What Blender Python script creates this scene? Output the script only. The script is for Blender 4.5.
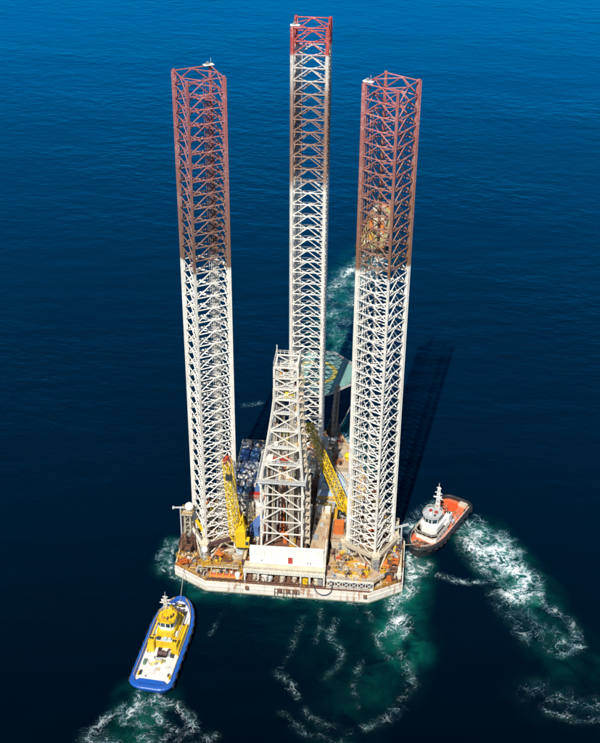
import bpy, math, random
import numpy as np
from mathutils import Vector, Matrix

R = math.radians
random.seed(7)
SC = bpy.context.scene
COL = SC.collection
for o in list(bpy.data.objects):
    bpy.data.objects.remove(o)

# ------------------------------------------------------------------ camera
cam_d = bpy.data.cameras.new('camera')
cam = bpy.data.objects.new('camera', cam_d)
COL.objects.link(cam)
SC.camera = cam
PITCH, YAW, ROLL = 0.5693, -0.0971, 0.0087
CAM = Vector((28.194, -271.396, 236.848))
F = Vector((math.sin(YAW) * math.cos(PITCH), math.cos(YAW) * math.cos(PITCH), -math.sin(PITCH)))
RT = Vector((math.cos(YAW), -math.sin(YAW), 0))
UP = RT.cross(F)
R2 = RT * math.cos(ROLL) + UP * math.sin(ROLL)
U2 = -RT * math.sin(ROLL) + UP * math.cos(ROLL)
m = Matrix((R2, U2, -F)).transposed().to_4x4()
m.translation = CAM
cam.matrix_world = m
cam_d.sensor_fit = 'HORIZONTAL'
cam_d.sensor_width = 36
cam_d.lens = 1267.06 / 600 * 36
cam_d.clip_start = 1
cam_d.clip_end = 60000

# ------------------------------------------------------------------ light
SUN_TO = Vector((-17.4, -117.6, 139.0)).normalized()
EL = math.asin(SUN_TO.z)
AZ = math.atan2(SUN_TO.x, SUN_TO.y)
w = bpy.data.worlds.new('World')
SC.world = w
w.use_nodes = True
nt = w.node_tree
bg = nt.nodes['Background']
sky = nt.nodes.new('ShaderNodeTexSky')
sky.sky_type = 'NISHITA'
sky.sun_disc = False
sky.sun_elevation = EL
sky.sun_rotation = AZ
sky.air_density = 1.0
sky.dust_density = 0.0
sky.ozone_density = 4.0
nt.links.new(sky.outputs[0], bg.inputs[0])
bg.inputs[1].default_value = 0.07
sd = bpy.data.lights.new('sun', 'SUN')
sd.energy = 5.0
sd.angle = R(0.5)
sd.color = (1.0, 0.94, 0.84)
sun = bpy.data.objects.new('sun', sd)
COL.objects.link(sun)
sun.rotation_euler = (-SUN_TO).to_track_quat('-Z', 'Y').to_euler()
SC.view_settings.view_transform = 'Standard'
SC.view_settings.look = 'None'
SC.view_settings.gamma = 1
SC.view_settings.exposure = 0.22
SC.view_settings.use_curve_mapping = False
SC.cycles.caustics_reflective = False
SC.cycles.caustics_refractive = False

# ------------------------------------------------------------------ materials
class N:
    """tiny node helper"""
    def __init__(s, mat):
        mat.use_nodes = True
        s.t = mat.node_tree
        s.b = s.t.nodes['Principled BSDF']
        s.out = s.t.nodes['Material Output']
    def new(s, typ, **k):
        n = s.t.nodes.new(typ)
        for a, v in k.items():
            setattr(n, a, v)
        return n
    def link(s, a, b):
        s.t.links.new(a, b)
    def inp(s, sock, v):
        if hasattr(v, 'links') or isinstance(v, bpy.types.NodeSocket):
            s.link(v, sock)
        else:
            sock.default_value = v
    def math(s, op, a, b=None, c=None, clamp=False):
        n = s.new('ShaderNodeMath', operation=op, use_clamp=clamp)
        s.inp(n.inputs[0], a)
        if b is not None: s.inp(n.inputs[1], b)
        if c is not None: s.inp(n.inputs[2], c)
        return n.outputs[0]
    def noise(s, vec, scale, detail=4, rough=0.55, dist=0.0):
        n = s.new('ShaderNodeTexNoise')
        s.link(vec, n.inputs['Vector'])
        n.inputs['Scale'].default_value = scale
        n.inputs['Detail'].default_value = detail
        n.inputs['Roughness'].default_value = rough
        n.inputs['Distortion'].default_value = dist
        return n.outputs[0]
    def mapping(s, vec, scale=(1, 1, 1), rot=(0, 0, 0)):
        n = s.new('ShaderNodeMapping')
        s.link(vec, n.inputs[0])
        n.inputs['Scale'].default_value = scale
        n.inputs['Rotation'].default_value = rot
        return n.outputs[0]
    def mix(s, f, a, b):
        n = s.new('ShaderNodeMix', data_type='RGBA')
        s.inp(n.inputs[0], f)
        s.inp(n.inputs[6], a if not isinstance(a, tuple) else (*a[:3], 1))
        s.inp(n.inputs[7], b if not isinstance(b, tuple) else (*b[:3], 1))
        return n.outputs[2]
    def smooth(s, v, a, b):
        n = s.new('ShaderNodeMapRange', interpolation_type='SMOOTHSTEP')
        s.link(v, n.inputs[0])
        n.inputs[1].default_value = a
        n.inputs[2].default_value = b
        return n.outputs[0]
    def ramp(s, v, stops):
        n = s.new('ShaderNodeValToRGB')
        s.link(v, n.inputs[0])
        e = n.color_ramp.elements
        while len(e) < len(stops): e.new(0.5)
        for i, (p, c) in enumerate(stops):
            e[i].position = p
            e[i].color = (*c, 1)
        return n.outputs[0]

MATS = {}
RUST = (0.20, 0.075, 0.03)
def paint(name, col, rough=0.5, rust=0.25, grime=0.35, metal=0.0, var=0.0, scale=1.0, rustcol=RUST):
    """weathered paint: patchy fading, dirt, rust streaks that run down"""
    if name in MATS: return MATS[name]
    mt = bpy.data.materials.new(name)
    n = N(mt)
    pos = n.new('ShaderNodeNewGeometry').outputs['Position']
    oi = n.new('ShaderNodeObjectInfo').outputs['Random']
    big = n.noise(pos, 0.35 * scale, 5, 0.6)
    fine = n.noise(pos, 2.6 * scale, 5, 0.65)
    streak = n.noise(n.mapping(pos, (2.2 * scale, 2.2 * scale, 0.28 * scale)), 1.0, 5, 0.65)
    dirty = tuple(c * 0.52 + a * 0.48 * 0.3 for c, a in zip(col, (0.25, 0.19, 0.13)))
    g = n.math('MULTIPLY', n.smooth(n.math('ADD', n.math('MULTIPLY', big, 0.5), n.math('MULTIPLY', fine, 0.5)), 0.42, 0.68), grime)
    c = n.mix(g, col, dirty)
    if var:
        v = n.math('MULTIPLY', n.math('SUBTRACT', oi, 0.5), var)
        hs = n.new('ShaderNodeHueSaturation')
        n.link(n.math('ADD', v, 1.0), hs.inputs['Value'])
        n.link(n.math('ADD', n.math('MULTIPLY', v, 0.08), 0.5), hs.inputs['Hue'])
        n.link(c, hs.inputs['Color'])
        c = hs.outputs[0]
    if rust:
        rr = n.math('ADD', n.math('MULTIPLY', streak, 0.6), n.math('MULTIPLY', big, 0.4))
        lo = 0.70 - 0.28 * rust
        c = n.mix(n.math('MULTIPLY', n.smooth(rr, lo, lo + 0.10), 0.85), c, rustcol)
    n.link(c, n.b.inputs['Base Color'])
    n.b.inputs['Roughness'].default_value = rough
    n.b.inputs['Metallic'].default_value = metal
    bp = n.new('ShaderNodeBump')
    bp.inputs['Strength'].default_value = 0.25
    bp.inputs['Distance'].default_value = 0.05
    n.link(fine, bp.inputs['Height'])
    n.link(bp.outputs[0], n.b.inputs['Normal'])
    MATS[name] = mt
    return mt

M = {
 'white': paint('white_paint', (0.75, 0.72, 0.65), 0.45, 0.30, 0.4, var=0.1),
 'clean_white': paint('clean_white_paint', (0.83, 0.82, 0.78), 0.4, 0.0, 0.12),
 'wall': paint('wall_white', (0.83, 0.82, 0.78), 0.45, 0.22, 0.4, var=0.06),
 'cream': paint('cream_paint', (0.60, 0.53, 0.40), 0.55, 0.45, 0.5, var=0.25),
 'derrick': paint('derrick_white', (0.78, 0.74, 0.66), 0.5, 0.38, 0.45, var=0.18),
 'hull': paint('hull_white', (0.78, 0.73, 0.64), 0.5, 0.62, 0.4, scale=0.5, rustcol=(0.36, 0.15, 0.05)),
 'weed': paint('weedy_waterline', (0.20, 0.24, 0.16), 0.4, 0.6, 0.8, scale=1.2, rustcol=(0.10, 0.07, 0.04)),
 'deck': paint('tan_deck', (0.40, 0.28, 0.17), 0.8, 0.9, 0.9, scale=0.9, rustcol=(0.17, 0.075, 0.04)),
 'deck2': paint('grey_deck', (0.34, 0.31, 0.25), 0.8, 0.45, 0.6, scale=0.8),
 'tan_plate': paint('tan_plate', (0.50, 0.38, 0.25), 0.75, 0.72, 0.85, scale=0.9, rustcol=(0.33, 0.15, 0.06)),
 'yellow': paint('yellow_paint', (0.80, 0.55, 0.015), 0.45, 0.12, 0.3, var=0.12),
 'amber': paint('amber_paint', (0.62, 0.34, 0.04), 0.6, 0.4, 0.5, var=0.2),
 'orange': paint('orange_paint', (0.60, 0.16, 0.03), 0.55, 0.25, 0.4, var=0.25),
 'red': paint('red_paint', (0.45, 0.05, 0.03), 0.5, 0.2, 0.4, var=0.2),
 'brown': paint('rusty_brown', (0.16, 0.075, 0.045), 0.75, 0.5, 0.5, var=0.3),
 'maroon': paint('maroon_beam', (0.095, 0.045, 0.045), 0.65, 0.35, 0.4),
 'grey': paint('grey_paint', (0.30, 0.31, 0.31), 0.5, 0.25, 0.4, var=0.3),
 'lgrey': paint('light_grey_paint', (0.50, 0.53, 0.55), 0.45, 0.15, 0.35, var=0.15),
 'paleblue': paint('pale_blue_roof', (0.45, 0.56, 0.66), 0.5, 0.15, 0.4, scale=0.7),
 'blue': paint('blue_container', (0.085, 0.19, 0.40), 0.5, 0.12, 0.35, var=0.5),
 'green': paint('dull_green', (0.12, 0.22, 0.15), 0.55, 0.25, 0.4, var=0.3),
 'dark': paint('dark_steel_and_shade', (0.035, 0.035, 0.04), 0.5, 0.2, 0.3, var=0.3),
 'black': paint('black_rubber', (0.014, 0.014, 0.016), 0.75, 0.0, 0.3),
 'pipe': paint('drill_pipe', (0.22, 0.15, 0.11), 0.45, 0.4, 0.4, metal=0.4, var=0.4),
 'heli': paint('helideck_green', (0.18, 0.36, 0.32), 0.7, 0.30, 0.8, scale=0.5),
 'lineyellow': paint('marking_yellow', (0.66, 0.54, 0.12), 0.65, 0.45, 0.8, scale=1.6, rustcol=(0.25, 0.33, 0.25)),
 'tugblue': paint('tug_blue', (0.008, 0.105, 0.47), 0.4, 0.22, 0.75, scale=1.4),
 'tugwhite': paint('tug_white_deck', (0.76, 0.75, 0.72), 0.6, 0.35, 0.75, scale=1.3),
 'tugyellow': paint('tug_yellow', (0.80, 0.52, 0.012), 0.45, 0.30, 0.7, scale=1.5),
 'tugred': paint('tug_orange_deck', (0.76, 0.085, 0.012), 0.6, 0.12, 0.5),
 'tugdeck': paint('tug_worn_orange', (0.72, 0.17, 0.07), 0.65, 0.45, 0.8, scale=1.3),
 'tugblack': paint('tug_black', (0.02, 0.02, 0.024), 0.5, 0.15, 0.3),
 'olive': paint('olive_deck', (0.36, 0.33, 0.14), 0.7, 0.3, 0.4),
 'rope': paint('rope', (0.42, 0.40, 0.36), 0.8, 0.0, 0.3),
}
def glass():
    mt = bpy.data.materials.new('dark_window_glass')
    n = N(mt)
    pos = n.new('ShaderNodeNewGeometry').outputs['Position']
    n.link(n.ramp(n.noise(pos, 1.3, 2), [(0.3, (0.012, 0.03, 0.045)), (0.7, (0.04, 0.09, 0.11))]), n.b.inputs['Base Color'])
    n.b.inputs['Roughness'].default_value = 0.06
    return mt
M['glass'] = glass()

def leg_paint(name, stops, z0, z1):
    """paint scheme of a leg by height, with rust runs and pale fading"""
    mt = bpy.data.materials.new(name)
    n = N(mt)
    pos = n.new('ShaderNodeNewGeometry').outputs['Position']
    sep = n.new('ShaderNodeSeparateXYZ')
    n.link(pos, sep.inputs[0])
    z = sep.outputs[2]
    big = n.noise(pos, 0.16, 5, 0.65)
    fine = n.noise(pos, 1.7, 5, 0.65)
    zz = n.math('ADD', z, n.math('MULTIPLY', n.math('SUBTRACT', big, 0.5), 1.2))
    f = n.new('ShaderNodeMapRange')
    n.link(zz, f.inputs[0])
    f.inputs[1].default_value = z0
    f.inputs[2].default_value = z1
    c = n.ramp(f.outputs[0], [((a - z0) / (z1 - z0), b) for a, b in stops])
    fade = n.smooth(n.math('ADD', n.math('MULTIPLY', fine, 0.6), n.math('MULTIPLY', big, 0.4)), 0.48, 0.66)
    hs = n.new('ShaderNodeHueSaturation')
    hs.inputs['Saturation'].default_value = 0.45
    hs.inputs['Value'].default_value = 1.75
    n.link(c, hs.inputs['Color'])
    c = n.mix(n.math('MULTIPLY', fade, 0.5), c, hs.outputs[0])
    streak = n.noise(n.mapping(pos, (1.8, 1.8, 0.12)), 1.0, 5, 0.7)
    c = n.mix(n.math('MULTIPLY', n.smooth(streak, 0.56, 0.70), 0.6), c, (0.20, 0.095, 0.05))
    n.link(c, n.b.inputs['Base Color'])
    n.b.inputs['Roughness'].default_value = 0.5
    return mt

# ------------------------------------------------------------------ mesh helpers
class MB:
    def __init__(s):
        s.v = []; s.f = []
    def add(s, vs, fs):
        o = len(s.v)
        s.v += [tuple(v) for v in vs]
        s.f += [tuple(i + o for i in f) for f in fs]
        return s
    def box(s, c, d, rz=0.0):
        x, y, z = d[0] / 2, d[1] / 2, d[2] / 2
        vs = []
        cr, sr = math.cos(rz), math.sin(rz)
        for k in (-z, z):
            for a, b in ((-x, -y), (x, -y), (x, y), (-x, y)):
                vs.append((c[0] + a * cr - b * sr, c[1] + a * sr + b * cr, c[2] + k))
        return s.add(vs, [(3, 2, 1, 0), (4, 5, 6, 7), (0, 1, 5, 4), (1, 2, 6, 5), (2, 3, 7, 6), (3, 0, 4, 7)])
    def bx(s, x0, x1, y0, y1, z0, z1):
        return s.box(((x0 + x1) / 2, (y0 + y1) / 2, (z0 + z1) / 2), (x1 - x0, y1 - y0, z1 - z0))
    def tube(s, a, b, r, n=6, r2=None, cap=True):
        a = Vector(a); b = Vector(b)
        d = (b - a).normalized()
        u = d.orthogonal().normalized()
        if abs(d.z) < 0.99:
            u = Vector((0, 0, 1)).cross(d).normalized()
        v = d.cross(u)
        r2 = r if r2 is None else r2
        vs = []
        for P, q in ((a, r), (b, r2)):
            for i in range(n):
                t = 2 * math.pi * (i + 0.5) / n
                vs.append(P + u * math.cos(t) * q + v * math.sin(t) * q)
        fs = [(i, (i + 1) % n, n + (i + 1) % n, n + i) for i in range(n)]
        if cap:
            fs += [tuple(range(n - 1, -1, -1)), tuple(range(n, 2 * n))]
        return s.add(vs, fs)
    def beam(s, a, b, wd, h):
        a = Vector(a); b = Vector(b)
        d = (b - a).normalized()
        u = Vector((0, 0, 1)).cross(d)
        u = Vector((1, 0, 0)) if u.length < 1e-4 else u.normalized()
        v = d.cross(u)
        vs = [P + u * i * wd / 2 + v * j * h / 2 for P in (a, b) for i, j in ((-1, -1), (1, -1), (1, 1), (-1, 1))]
        return s.add(vs, [(3, 2, 1, 0), (4, 5, 6, 7), (0, 1, 5, 4), (1, 2, 6, 5), (2, 3, 7, 6), (3, 0, 4, 7)])
    def path(s, pts, r, n=6):
        for a, b in zip(pts[:-1], pts[1:]):
            s.tube(a, b, r, n)
        return s
    def prism(s, poly, z0, z1):
        n = len(poly)
        vs = [(x, y, z0) for x, y in poly] + [(x, y, z1) for x, y in poly]
        return s.add(vs, [tuple(range(n - 1, -1, -1)), tuple(range(n, 2 * n))] + [(i, (i + 1) % n, n + (i + 1) % n, n + i) for i in range(n)])
    def ball(s, c, r, nu=14, nv=8, sz=1.0, lo=-1.0):
        vs = []
        for j in range(nv + 1):
            ph = math.asin(lo) + (math.pi / 2 - math.asin(lo)) * j / nv
            for i in range(nu):
                t = 2 * math.pi * i / nu
                vs.append((c[0] + r * math.cos(ph) * math.cos(t), c[1] + r * math.cos(ph) * math.sin(t), c[2] + r * sz * math.sin(ph)))
        fs = [(j * nu + i, j * nu + (i + 1) % nu, (j + 1) * nu + (i + 1) % nu, (j + 1) * nu + i) for j in range(nv) for i in range(nu)]
        return s.add(vs, fs)
    def torus(s, c, r, q, axis, n=14, k=6):
        ax = Vector(axis).normalized()
        u = ax.orthogonal().normalized(); v = ax.cross(u)
        vs = []
        for i in range(n):
            t = 2 * math.pi * i / n
            d = u * math.cos(t) + v * math.sin(t)
            for j in range(k):
                p = 2 * math.pi * j / k
                vs.append(Vector(c) + d * (r + q * math.cos(p)) + ax * q * math.sin(p))
        return s.add(vs, [(i * k + j, ((i + 1) % n) * k + j, ((i + 1) % n) * k + (j + 1) % k, i * k + (j + 1) % k) for i in range(n) for j in range(k)])
    def mesh(s, name, mat, smooth=False):
        me = bpy.data.meshes.new(name)
        me.from_pydata(s.v, [], s.f)
        me.materials.append(mat)
        if smooth:
            me.polygons.foreach_set('use_smooth', [True] * len(me.polygons))
        me.update()
        return me
    def build(s, name, mat, parent=None, smooth=False):
        return obj(name, s.mesh(name, M[mat] if isinstance(mat, str) else mat, smooth), parent)

def obj(name, me, parent=None, loc=None, rz=None):
    o = bpy.data.objects.new(name, me)
    COL.objects.link(o)
    if parent is not None: o.parent = parent
    if loc is not None: o.location = loc
    if rz is not None: o.rotation_euler = (0, 0, rz)
    return o
def tag(o, label, cat, group=None):
    o['label'] = label; o['category'] = cat
    if group: o['group'] = group
    return o
def thing(name, label, cat, loc=(0, 0, 0), rz=0.0, group=None):
    o = bpy.data.objects.new(name, None)
    COL.objects.link(o)
    o.location = loc
    o.rotation_euler = (0, 0, rz)
    o.empty_display_size = 0.5
    return tag(o, label, cat, group)
def struct(o):
    o['kind'] = 'structure'
    return o
def copy_tree(o, parent=None):
    c = o.copy(); COL.objects.link(c); c.parent = parent
    for ch in list(o.children): copy_tree(ch, c)
    return c
def railing(parent, pts, mat='cream', h=1.1, step=1.8, r=0.05, name='railing'):
    mb = MB()
    for a, b in zip(pts[:-1], pts[1:]):
        a = Vector(a); b = Vector(b)
        L = (b - a).length
        n = max(1, round(L / step))
        for i in range(n + 1):
            p = a.lerp(b, i / n)
            mb.tube(p, p + Vector((0, 0, h)), r, 4)
        for q in (h, h * 0.55):
            mb.tube(a + Vector((0, 0, q)), b + Vector((0, 0, q)), r, 4)
    return mb.build(name, mat, parent)

def curve(pts, n=8):
    out = []
    P_ = [Vector(pts[0])] + [Vector(p) for p in pts] + [Vector(pts[-1])]
    for i in range(1, len(P_) - 2):
        for k in range(n):
            t = k / n
            a, b, c, d = P_[i - 1:i + 3]
            out.append(0.5 * ((2 * b) + (c - a) * t + (2 * a - 5 * b + 4 * c - d) * t * t + (3 * b - a - 3 * c + d) * t ** 3))
    out.append(P_[-2])
    return out

# ------------------------------------------------------------------ sea
def seg_dist(X, Y, pts):
    best = np.full(X.shape, 1e9)
    for (x0, y0), (x1, y1) in zip(pts[:-1], pts[1:]):
        dx, dy = x1 - x0, y1 - y0
        t = np.clip(((X - x0) * dx + (Y - y0) * dy) / (dx * dx + dy * dy + 1e-9), 0, 1)
        best = np.minimum(best, np.hypot(X - x0 - t * dx, Y - y0 - t * dy))
    return best
def make_sea():
    xs = np.concatenate([[-40000, -15000, -6000, -2500, -1200, -700, -450, -320, -220, -160], np.arange(-120, 131, 1.0), [160, 210, 280, 380, 520, 800, 1500, 3000, 8000, 20000, 40000]])
    ys = np.concatenate([[-40000, -12000, -4000, -1500, -700, -400, -260, -180, -140], np.arange(-110, 216, 1.0), [240, 280, 340, 420, 520, 640, 800, 1100, 1800, 3500, 9000, 40000]])
    X, Y = np.meshgrid(xs, ys, indexing='ij')
    nx, ny = X.shape
    Z = np.zeros_like(X)
    foam = np.zeros_like(X); aer = np.zeros_like(X)
    def stroke(pts, wd, inten, arr=foam, p=1.0):
        d = seg_dist(X, Y, pts)
        np.maximum(arr, inten * np.clip(1 - d / wd, 0, 1) ** p, out=arr)
    # propeller wash to the right of the rig, trailing towards the viewer
    stroke([(51, 18), (53, 15), (58, 14), (61, 9)], 6, 1.05)
    stroke([(51, 16), (53, 8), (59, 4), (62, 1)], 7, 1.2)
    stroke([(57, 9), (61, 3), (65, -2), (65, -7), (62, -9)], 6.5, 1.2)
    stroke([(50, 8), (54, 2), (60, -2)], 5, 0.8)
    stroke([(41, -3), (46, -5), (52, -5), (58, -3)], 2.0, 0.6)
    stroke([(57, -9), (60, -14), (66, -19), (70, -26)], 6, 0.30)
    stroke([(66, -8), (71, -13), (77, -18)], 3.0, 0.44)
    stroke([(77, -19), (78, -26), (73, -30)], 3.0, 0.5)
    stroke([(62, -10), (60, -17), (65, -26)], 4, 0.34)
    stroke([(63, -12), (67, -17)], 2.2, 0.46)
    stroke([(70, -20), (74, -25), (70, -29)], 3, 0.42)
    stroke([(68, -50), (76, -52), (88, -49)], 2.4, 0.46)
    stroke([(66, -44), (78, -47), (90, -45)], 8, 0.24)
    stroke([(53, 15), (60, 2), (66, -8)], 11, 0.95, aer)
    stroke([(60, 0), (70, -22), (76, -32)], 12, 0.34, aer)
    stroke([(68, -44), (90, -48)], 12, 0.14, aer)
    # wash under the starboard stern corner and along the side
    stroke([(33, 4), (34, -4), (33.5, -10), (29, -15)], 3.4, 1.05)
    stroke([(34, 2), (37, -2)], 3.2, 0.8)
    stroke([(29, -16), (31, -21), (29.5, -26)], 3.4, 0.95)
    stroke([(29, -27), (25, -28)], 2.0, 0.6)
    stroke([(30, -17), (34, -23), (32, -28)], 2.4, 0.62)
    stroke([(29, -29), (32.5, -35)], 2.53, 0.422)
    stroke([(33.5, -37), (35, -44), (33, -49)], 2.76, 0.405)
    stroke([(32, -52), (29, -57), (24, -60)], 2.99, 0.370)
    stroke([(20, -61), (14, -60), (9, -56)], 2.30, 0.352)
    stroke([(7, -52), (5, -48), (1, -44)], 2.30, 0.370)
    stroke([(14, -24), (13, -30), (16, -34)], 2.07, 0.370)
    stroke([(17, -35), (16, -41), (13, -45)], 2.07, 0.387)
    stroke([(22, -19), (24.5, -24)], 1.84, 0.387)
    stroke([(25, -26), (26, -32), (29, -36)], 1.84, 0.370)
    stroke([(10, -20), (10.5, -27), (9, -33)], 1.61, 0.317)
    stroke([(19, -19), (20, -24)], 1.49, 0.352)
    stroke([(22, -38), (20, -46), (22, -53)], 1.84, 0.299)
    stroke([(-16, -24), (-18, -33)], 1.38, 0.299)
    stroke([(5, -24), (4, -35), (2, -42)], 1.72, 0.299)
    stroke([(3, -57), (10, -63), (22, -66)], 2.30, 0.299)
    stroke([(33, 0), (32, -13), (30, -24), (33, -34)], 9, 1.0, aer)
    stroke([(24, -20), (30, -30), (26, -45)], 14, 0.30, aer)
    stroke([(-24, -17.5), (24, -17.5)], 5, 0.34, aer)
    stroke([(-33, -8), (-24, -17.5)], 5, 0.5, aer)
    stroke([(8, -25), (20, -40), (18, -62)], 14, 0.15, aer)
    stroke([(-22, -17.1), (22.5, -17.1)], 1.0, 0.42)
    stroke([(-22, -17.0), (-32, -10.8)], 1.0, 0.5)
    # port corner
    stroke([(-33.5, 4), (-34.5, -5), (-32.5, -11), (-29, -13.5)], 1.9, 0.72)
    stroke([(-35.5, 3), (-37, -4), (-35, -10)], 2.4, 0.5)
    stroke([(-34, 2), (-34.5, -9)], 5, 0.5, aer)
    # wash behind the yellow tug
    stroke([(-32.2, -55), (-32.6, -60), (-34, -64)], 2.4, 0.66)
    stroke([(-28.2, -55.5), (-27.6, -60), (-25, -63)], 2.4, 0.80)
    stroke([(-27, -57), (-22, -58), (-18, -62), (-17, -66)], 2.6, 0.62)
    stroke([(-35, -59), (-39, -64), (-42, -70)], 2.4, 0.48)
    stroke([(-31, -58), (-30, -64), (-27, -70), (-25, -80)], 4.0, 0.48)
    stroke([(-41, -70), (-34, -72), (-24, -71), (-13, -68)], 5, 0.44)
    stroke([(-25, -63), (-21, -66), (-24, -69)], 2.0, 0.6)
    stroke([(-30, -56), (-30, -66), (-28, -86)], 10, 0.62, aer)
    # bow of the orange tug
    stroke([(38, 1), (34, 1)], 3.0, 0.7)
    stroke([(32.5, 16), (34.5, 19), (39, 23)], 2.0, 0.72)
    stroke([(31, 12), (31.5, 18), (35, 24), (42, 30)], 3.4, 0.52)
    stroke([(52, 24), (54, 21)], 2.0, 0.5)
    # starboard bow of the rig
    stroke([(17, 45), (14, 54), (10, 60)], 3.2, 0.76)
    stroke([(20, 44), (16, 58), (10, 66)], 6, 0.5, aer)
    # wake of the lead tug, out beyond the bow
    stroke([(11, 188), (8, 180), (3, 168), (0, 158)], 6, 0.85)
    stroke([(14, 188), (14, 176), (8, 162)], 6, 0.8)
    stroke([(0, 166), (-2, 150), (0, 138), (3, 124)], 8, 0.42)
    stroke([(7, 165), (8, 150), (5, 132)], 6, 0.42)
    stroke([(-8, 160), (8, 157)], 1.8, 0.5)
    stroke([(-7, 147), (11, 146)], 1.8, 0.5)
    stroke([(-4, 100), (2, 110), (6, 122)], 7, 0.36)
    stroke([(12, 186), (3, 160), (2, 125), (3, 95)], 14, 0.85, aer)
    # faint streaks left of the legs
    stroke([(-24, 74), (-19, 76)], 2.2, 0.5)
    # break the strokes up so that no edge follows a drawn line
    rng = np.random.default_rng(3)
    near = (np.abs(X) < 135) & (Y > -115) & (Y < 220)
    wob = np.zeros_like(X)
    for k in range(26):
        a = rng.uniform(0, 2 * np.pi); wl = rng.uniform(3.5, 16)
        wob += np.sin((X * np.cos(a) + Y * np.sin(a)) * 2 * np.pi / wl + rng.uniform(0, 6.28) + 1.3 * np.sin(X * 0.11 + Y * 0.07 + k)) / 5.1
    foam = np.where(near, np.clip(foam * (1 + 0.30 * wob), 0, 1.05), 0)
    aer = np.where(near, np.clip(aer * (1 + 0.18 * wob), 0, 1), 0)
    # low swell in the mesh itself
    for k in range(14):
        a = R(-80 + rng.uniform(-22, 22)); wl = rng.uniform(7, 22)
        Z += np.where(near, 0.005 * np.sin((X * np.cos(a) + Y * np.sin(a)) * 2 * np.pi / wl + rng.uniform(0, 6.28)), 0)
    Z += np.where(near, foam * 0.06, 0)
    me = bpy.data.meshes.new('sea')
    vs = np.stack([X, Y, Z], -1).reshape(-1, 3)
    i = np.arange(nx * ny).reshape(nx, ny)
    q = np.stack([i[:-1, :-1], i[1:, :-1], i[1:, 1:], i[:-1, 1:]], -1).reshape(-1, 4)
    me.vertices.add(len(vs)); me.vertices.foreach_set('co', vs.ravel())
    me.loops.add(q.size); me.loops.foreach_set('vertex_index', q.ravel())
    me.polygons.add(len(q))
    me.polygons.foreach_set('loop_start', np.arange(len(q)) * 4)
    me.polygons.foreach_set('use_smooth', np.ones(len(q), bool))
    me.update(calc_edges=True)
    for nm, arr in (('foam', foam), ('aeration', aer)):
        at = me.attributes.new(nm, 'FLOAT', 'POINT')
        at.data.foreach_set('value', arr.ravel().astype(np.float32))
    mt = bpy.data.materials.new('sea_water')
    n = N(mt)
    pos = n.new('ShaderNodeNewGeometry').outputs['Position']
    fo = n.new('ShaderNodeAttribute', attribute_name='foam').outputs['Fac']
    ae = n.new('ShaderNodeAttribute', attribute_name='aeration').outputs['Fac']
    # domain warp for curling foam
    wn = n.new('ShaderNodeTexNoise')
    n.link(pos, wn.inputs['Vector'])
    wn.inputs['Scale'].default_value = 0.16
    wn.inputs['Detail'].default_value = 3
    va = n.new('ShaderNodeVectorMath', operation='MULTIPLY_ADD')
    n.link(wn.outputs['Color'], va.inputs[0])
    va.inputs[1].default_value = (5, 5, 0)
    n.link(pos, va.inputs[2])
    wp = va.outputs[0]
    def ridge(scale, detail, width, dist=0.4):
        a = n.noise(wp, scale, detail, 0.6, dist)
        d = n.math('ABSOLUTE', n.math('SUBTRACT', a, 0.5))
        return n.math('SUBTRACT', 1.0, n.math('MULTIPLY', d, width), clamp=True)
    r1 = ridge(0.17, 7, 17.0)
    r2 = ridge(0.42, 6, 13.0)
    r3 = ridge(1.4, 4, 5.0)
    lace = n.math('MAXIMUM', r1, n.math('MULTIPLY', r2, 0.92))
    lace = n.math('MULTIPLY', lace, n.math('ADD', 0.72, n.math('MULTIPLY', r3, 0.28)))
    patch = n.noise(pos, 0.09, 3, 0.5)
    fm = n.math('MULTIPLY', fo, n.math('ADD', 0.55, n.math('MULTIPLY', patch, 0.9)))
    f = n.math('MULTIPLY', n.math('SUBTRACT', n.math('ADD', lace, n.math('MULTIPLY', fm, 0.80)), 1.0), 1.6, clamp=True)
    # water body: light scattered back from below the surface
    vary = n.noise(pos, 0.012, 4, 0.55)
    deep = n.ramp(vary, [(0.3, (0.0001, 0.0054, 0.0148)), (0.7, (0.0002, 0.0066, 0.0174))])
    tb_ = n.math('MULTIPLY', n.smooth(n.noise(wp, 0.13, 7, 0.62, 0.6), 0.34, 0.66), n.math('ADD', 0.5, n.math('MULTIPLY', n.noise(wp, 0.6, 6, 0.65), 1.0)))
    an = n.math('MULTIPLY', n.math('POWER', ae, 1.25), n.math('ADD', 0.16, n.math('MULTIPLY', tb_, 1.15)), clamp=True)
    body = n.mix(an, deep, (0.003, 0.095, 0.070))
    body0_in = body.node.inputs[6]; body0_deep = body0_in.links[0]
    milk = n.math('MULTIPLY', n.math('POWER', n.math('MINIMUM', fm, 1.0), 2.0), n.smooth(n.noise(wp, 0.33, 6, 0.65), 0.36, 0.68))
    body = n.mix(n.math('MULTIPLY', milk, 0.75, clamp=True), body, (0.16, 0.36, 0.345))
    col = n.mix(f, body, (0.74, 0.82, 0.81))
    # wind waves
    mp1 = n.mapping(pos, (0.55, 1.5, 1), (0, 0, R(-10)))
    mp2 = n.mapping(pos, (0.8, 1.35, 1), (0, 0, R(14)))
    w1 = n.noise(mp1, 0.045, 3, 0.5, 0.3)
    w2 = n.noise(mp2, 0.16, 4, 0.55, 0.2)
    w3 = n.noise(mp1, 0.75, 4, 0.6, 0.2)
    w4 = n.noise(n.mapping(pos, (0.6, 1.5, 1), (0, 0, R(4))), 0.34, 4, 0.6, 0.3)
    h = n.math('ADD', n.math('MULTIPLY', w1, 0.13), n.math('ADD', n.math('MULTIPLY', w2, 0.21), n.math('ADD', n.math('MULTIPLY', w4, 0.085), n.math('MULTIPLY', w3, 0.036))))
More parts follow.
